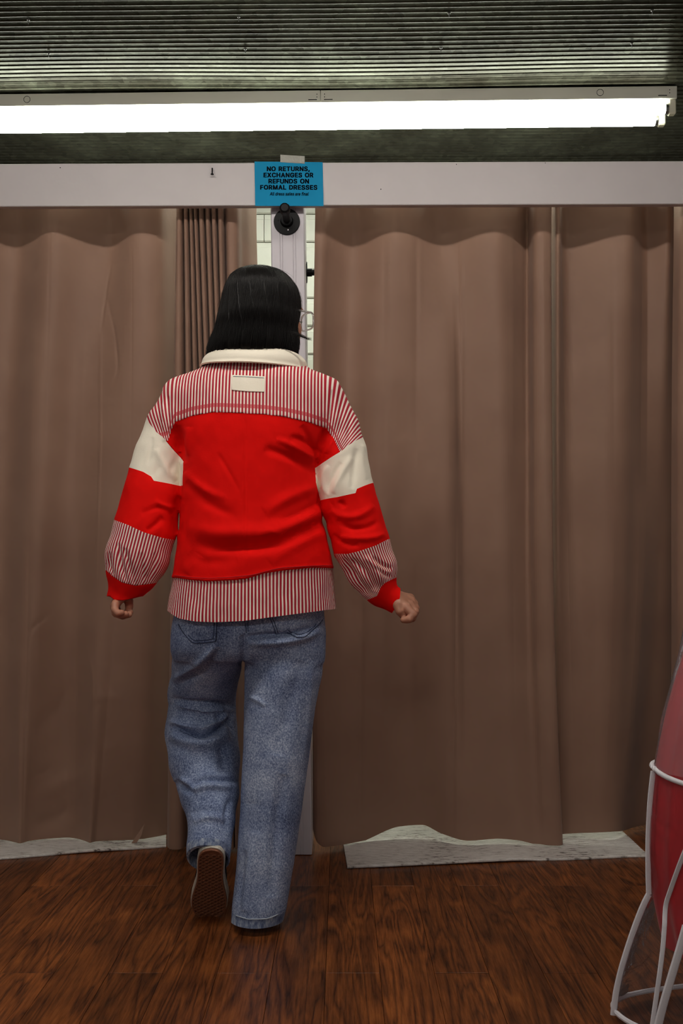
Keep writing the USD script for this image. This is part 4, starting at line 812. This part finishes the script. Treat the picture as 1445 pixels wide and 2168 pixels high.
ha = oblique(.2195, .2425); hb2 = cutter([(-1, .045), (xpx(500, 2.4), .045), (1, .045), (1, -.2), (-1, -.2)]) ^ cutter(XZ([(476, 1800), (800, 1800), (800, 2200), (476, 2200)], 2.4))
h1, h2 = je ^ ha, je ^ hb2; main = je - ha - hb2
jp = obj('jeans', tm(big(main)), 'denim', person, smooth=50)
obj('turned_hem', tm(big(h1)), 'denim_hem', jp, smooth=50); obj('turned_hem', tm(big(h2)), 'denim_hem', jp, smooth=50)
dd = Drape(je)
for q in ([(399, 1808), (412, 1791), (424, 1780), (442, 1774.5), (462, 1777), (474, 1785), (483, 1799)], [(499, 1938), (508, 1941), (530, 1946), (560, 1945), (596, 1930)]):
    obj('hem_stitching', dd.line(q, .0013, .0006, 60), 'denim_light', jp)
for poly, lines in (([(377, 1290), (459, 1290), (457.5, 1330), (456, 1358), (435, 1360), (412, 1362), (398, 1350), (384, 1330), (377, 1310)], [[(459, 1300), (456.5, 1357), (412, 1361), (396, 1348), (379, 1322)], [(454, 1300), (451, 1352), (414, 1356), (400, 1345)]]),
                    ([(566, 1288), (571, 1308), (582, 1341), (594, 1341), (607, 1337), (617, 1345), (630, 1351), (642, 1349.5), (660, 1337), (682, 1311), (682, 1288)], [[(568, 1300), (572, 1310), (583, 1340)], [(575, 1305), (588, 1338)], [(607, 1337), (617, 1345), (630, 1350.5), (642, 1349), (660, 1336), (681, 1312)], [(608, 1332), (620, 1340), (632, 1345), (645, 1342), (668, 1320)]])):
    pk = obj('pocket', dd.patch(poly, .0006, .0012, 4.0), 'denim', jp)
    for q in lines: obj('pocket_stitching', dd.line(q, .0009, .0022), 'denim_dark', pk)
for q in ([(515, 1300), (518, 1318), (522, 1340)], [(523, 1300), (525, 1318), (525, 1338)]): obj('seat_seam', dd.line(q, .0008, .0008), 'denim_dark', jp)

# canvas slip-on shoes with waffle soles: local s from heel to toe, t across, h out of the sole
OUT = np.array([(0, 0), (.003, .013), (.010, .022), (.025, .0295), (.05, .0315), (.09, .031), (.125, .034), (.16, .0405), (.19, .0445), (.215, .0435), (.238, .036), (.254, .022), (.262, .008), (.264, 0)])
ou = PchipInterpolator(OUT[:, 0], OUT[:, 1]); ss = (1 - np.cos(np.linspace(0, np.pi, 40))) / 2 * .264
sole2 = Polygon([(s, ou(s)) for s in ss] + [(s, -ou(s)) for s in ss[::-1][1:-1]]).buffer(0)
def shoe(H, ang, tilt=0.0):
    a = math.radians(ang); D, N, T = np.array([tilt, math.cos(a), -math.sin(a)]), np.array([0, -math.sin(a), -math.cos(a)]), np.array([1.0, 0, 0])
    def place(t): v = np.array(t.vertices); t = trimesh.Trimesh(H + np.outer(v[:, 0], D) + np.outer(v[:, 1], T) + np.outer(v[:, 2], N), t.faces, process=False); t.fix_normals(); return t
    ex = lambda pg, h0, h1: trimesh.creation.extrude_polygon(pg, h1 - h0, engine='earcut').apply_translation((0, 0, h0))
    sh = thing('shoe', parent=person)
    fx = M3.batch_boolean([to_m(*mf_weld(np.array(ex(sole2.buffer(b), h0, h1).vertices), ex(sole2.buffer(b), h0, h1).faces)) for b, h0, h1 in ((.0026, -.024, -.006), (.0020, -.028, -.0025))], manifold3d.OpType.Add)
    obj('foxing', place(tm(fx)), 'shoe_rubber', sh, smooth=30)
    so = obj('sole', place(ex(sole2.buffer(-.0005), -.004, .0)), 'gum_sole', sh, smooth=30)
    lines = []
    for k in range(-40, 60):
        for sg_ in (-1, 1):
            c = k * .0125; lines.append(LineString([(c - .15, -.2 * sg_), (c + .15, .2 * sg_)]).buffer(.0011, cap_style=2))
    net = shapely.union_all(lines).intersection(sole2.buffer(-.003)).intersection(shapely.box(.02, -.1, .245, .1)).union(sole2.buffer(-.0005).difference(sole2.buffer(-.004)))
    tr = [ex(g, -.001, .0042) for g in getattr(net, 'geoms', [net]) if g.area > 1e-8]
    obj('tread', place(cat(*tr)), 'gum_sole', so, smooth=False)
    up = []
    for s, h, k in [(s, h, k) for s in np.linspace(.004, .258, 24) for h, k in ((-.026, .99), (-.045, .93))]: up += [(s, ou(s) * k, h * (1.0 if s < .2 else 1.0)), (s, -ou(s) * k, h)]
    for s in np.linspace(.012, .14, 12): up += [(s, .019, -.075 - .012 * (s < .03)), (s, -.019, -.075 - .012 * (s < .03))]
    obj('upper', place(hull(up)), 'shoe_canvas', sh, smooth=40)
shoe(px(447, 1797, 2.383), 56, -.10)
shoe(np.array([px(540, 1950, 2.40)[0], 2.442, .0026]), 0.0, .02)

# ------------------------------------------------------------------ garment bag and gown at the right
BY, BCX = 1.92, 1565.0
def bag_loft(rows, dep, n=72, m=90, wrk=0.0, seed=1, closed=True):
    R = np.array(rows, float); ys = np.linspace(R[0, 0], R[-1, 0], m); L = PchipInterpolator(R[:, 0], R[:, 1])(ys); dp = PchipInterpolator(R[:, 0], R[:, 2])(ys)
    th = np.linspace(0, 2 * math.pi, n, endpoint=False); G = np.zeros((m, n, 3))
    a = (BCX - L) * BY / F; X0 = (BCX - CX) * BY / F
    G[..., 0] = X0 + a[:, None] * np.cos(th); G[..., 1] = BY + dp[:, None] * np.sin(th); G[..., 2] = np.maximum(CH - (ys - HZ) * BY / F, .004)[:, None]
    if wrk:
        q = np.stack([np.cos(th)[None] * 3 + 0 * ys[:, None], np.sin(th)[None] * 3 + 0 * ys[:, None], G[..., 2] * 5], -1); d = (meshkit.fbm(q * 1.7, 3, seed) - .5) * wrk
        G[..., 0] += d * np.cos(th); G[..., 1] += d * np.sin(th)
    return G
def skin_of(G, caps=(False, False)):
    m, n = G.shape[:2]; v = G.reshape(-1, 3); f = []
    i, j = np.meshgrid(np.arange(m - 1), np.arange(n), indexing='ij'); k = (i * n + j).ravel(); k2 = (i * n + (j + 1) % n).ravel()
    f = np.vstack([np.stack([k, k + n, k2 + n], 1), np.stack([k, k2 + n, k2], 1)])
    for c, r, fl_ in ((caps[0], 0, 1), (caps[1], m - 1, -1)):
        if c:
            v = np.vstack([v, G[r].mean(0)]); q = np.arange(n); f = np.vstack([f, np.stack([np.full(n, len(v) - 1), r * n + q, r * n + (q + 1) % n], 1)[:, ::fl_]])
    t = trimesh.Trimesh(v, f, process=False); t.fix_normals(); return t
BR = [(296, 1556, .02), (310, 1520, .06), (350, 1470, .10), (520, 1462, .12), (900, 1475, .12), (1200, 1468, .12), (1373, 1446, .12), (1430, 1430, .12), (1546, 1402, .12), (1626, 1387, .12), (1715, 1378, .12), (1800, 1375, .12), (1890, 1377, .12), (1912, 1367, .12), (2010, 1331, .125), (2110, 1306, .13), (2150, 1302, .13)]
gb = thing('garment_bag', 'clear plastic garment bag with white piping hanging over a red gown at right', 'garment bag')
Gb = bag_loft(BR, 0, wrk=.012, seed=31)
ku = int(np.argmin(np.abs(Gb[:, 0, 2] - (CH - (1628 - HZ) * BY / F)))) + 1
obj('clear_cover', skin_of(Gb[:ku]), 'hazy_plastic', gb, smooth=True); obj('clear_skirt', skin_of(Gb[ku - 1:]), 'clear_plastic', gb, smooth=True)
Rb = np.array(BR, float); bL, bD = PchipInterpolator(Rb[:, 0], Rb[:, 1]), PchipInterpolator(Rb[:, 0], Rb[:, 2])
def bag_at(th, y, o=.004):
    return np.array([(BCX - CX) * BY / F + ((BCX - bL(y)) * BY / F + o) * math.cos(th), BY + (bD(y) + o) * math.sin(th), max(CH - (y - HZ) * BY / F, .008)])
def bag_px(x, y):                                     # the front surface seen at a picture point
    Y = BY - .15
    for _ in range(12):
        X, z = px(x, y, Y)[[0, 2]]; yy = np.clip(HZ + (CH - z) * F / BY, 300, 2150); a = (BCX - bL(yy)) * BY / F; u = np.clip((X - (BCX - CX) * BY / F) / a, -.999, .999); Y = BY - bD(yy) * math.sqrt(1 - u * u) - .006
    return px(x, y, Y)
def ribbon(p, w=.0056): return tube(dense(p, 60), w, 8, flat=.45)
obj('piping', ribbon([bag_at(math.pi * 1.005, y) for y in (1632, 1715, 1800, 1893)]), 'piping', gb)
obj('piping', ribbon([bag_at(math.pi * 1.005, y) for y in (1893, 1912, 1960, 2010, 2060, 2110, 2148)], .0066), 'piping', gb)
obj('piping', tube([bag_at(t, 1626 + 26 * max(0, -math.sin(t)), .003) for t in np.linspace(0, 2 * math.pi, 64, endpoint=False)], .0050, 8, closed=True), 'piping', gb)
obj('piping', tube([bag_at(t, 2143 + 5 * math.cos(t * 3), .003) for t in np.linspace(0, 2 * math.pi, 64, endpoint=False)], .0050, 8, closed=True), 'piping', gb)
obj('piping', ribbon([bag_px(*q) for q in ((1452, 1795), (1436, 1835), (1420, 1880), (1409, 1915), (1406, 1960), (1402, 2010), (1393, 2080), (1381, 2165), (1376, 2200))], .0048), 'piping', gb)
obj('piping', ribbon([bag_px(*q) for q in ((1452, 1960), (1438, 2010), (1420, 2070), (1400, 2140), (1388, 2190))], .0080), 'piping', gb)
DR = [(360, 1500, .07), (520, 1490, .08), (900, 1500, .085), (1200, 1490, .085), (1373, 1458, .09), (1450, 1434, .09), (1550, 1409, .095), (1640, 1394, .10), (1720, 1388, .10), (1800, 1385, .10), (1880, 1388, .10), (1950, 1400, .10), (2010, 1416, .10)]
Gd = bag_loft(DR, 0, n=120, m=80, wrk=.0, seed=5); th = np.linspace(0, 2 * math.pi, 120, endpoint=False); pl = .006 * np.sin(th * 13 + 2 * np.sin(th * 3))[None] * np.linspace(.3, 1, 80)[:, None]
Gd[..., 0] += pl * np.cos(th); Gd[..., 1] += pl * np.sin(th)
dr = obj('gown', skin_of(Gd, (True, True)), 'dress_red', None, smooth=60); tag(dr, 'long red satin gown inside the clear garment bag at the right edge', 'dress')
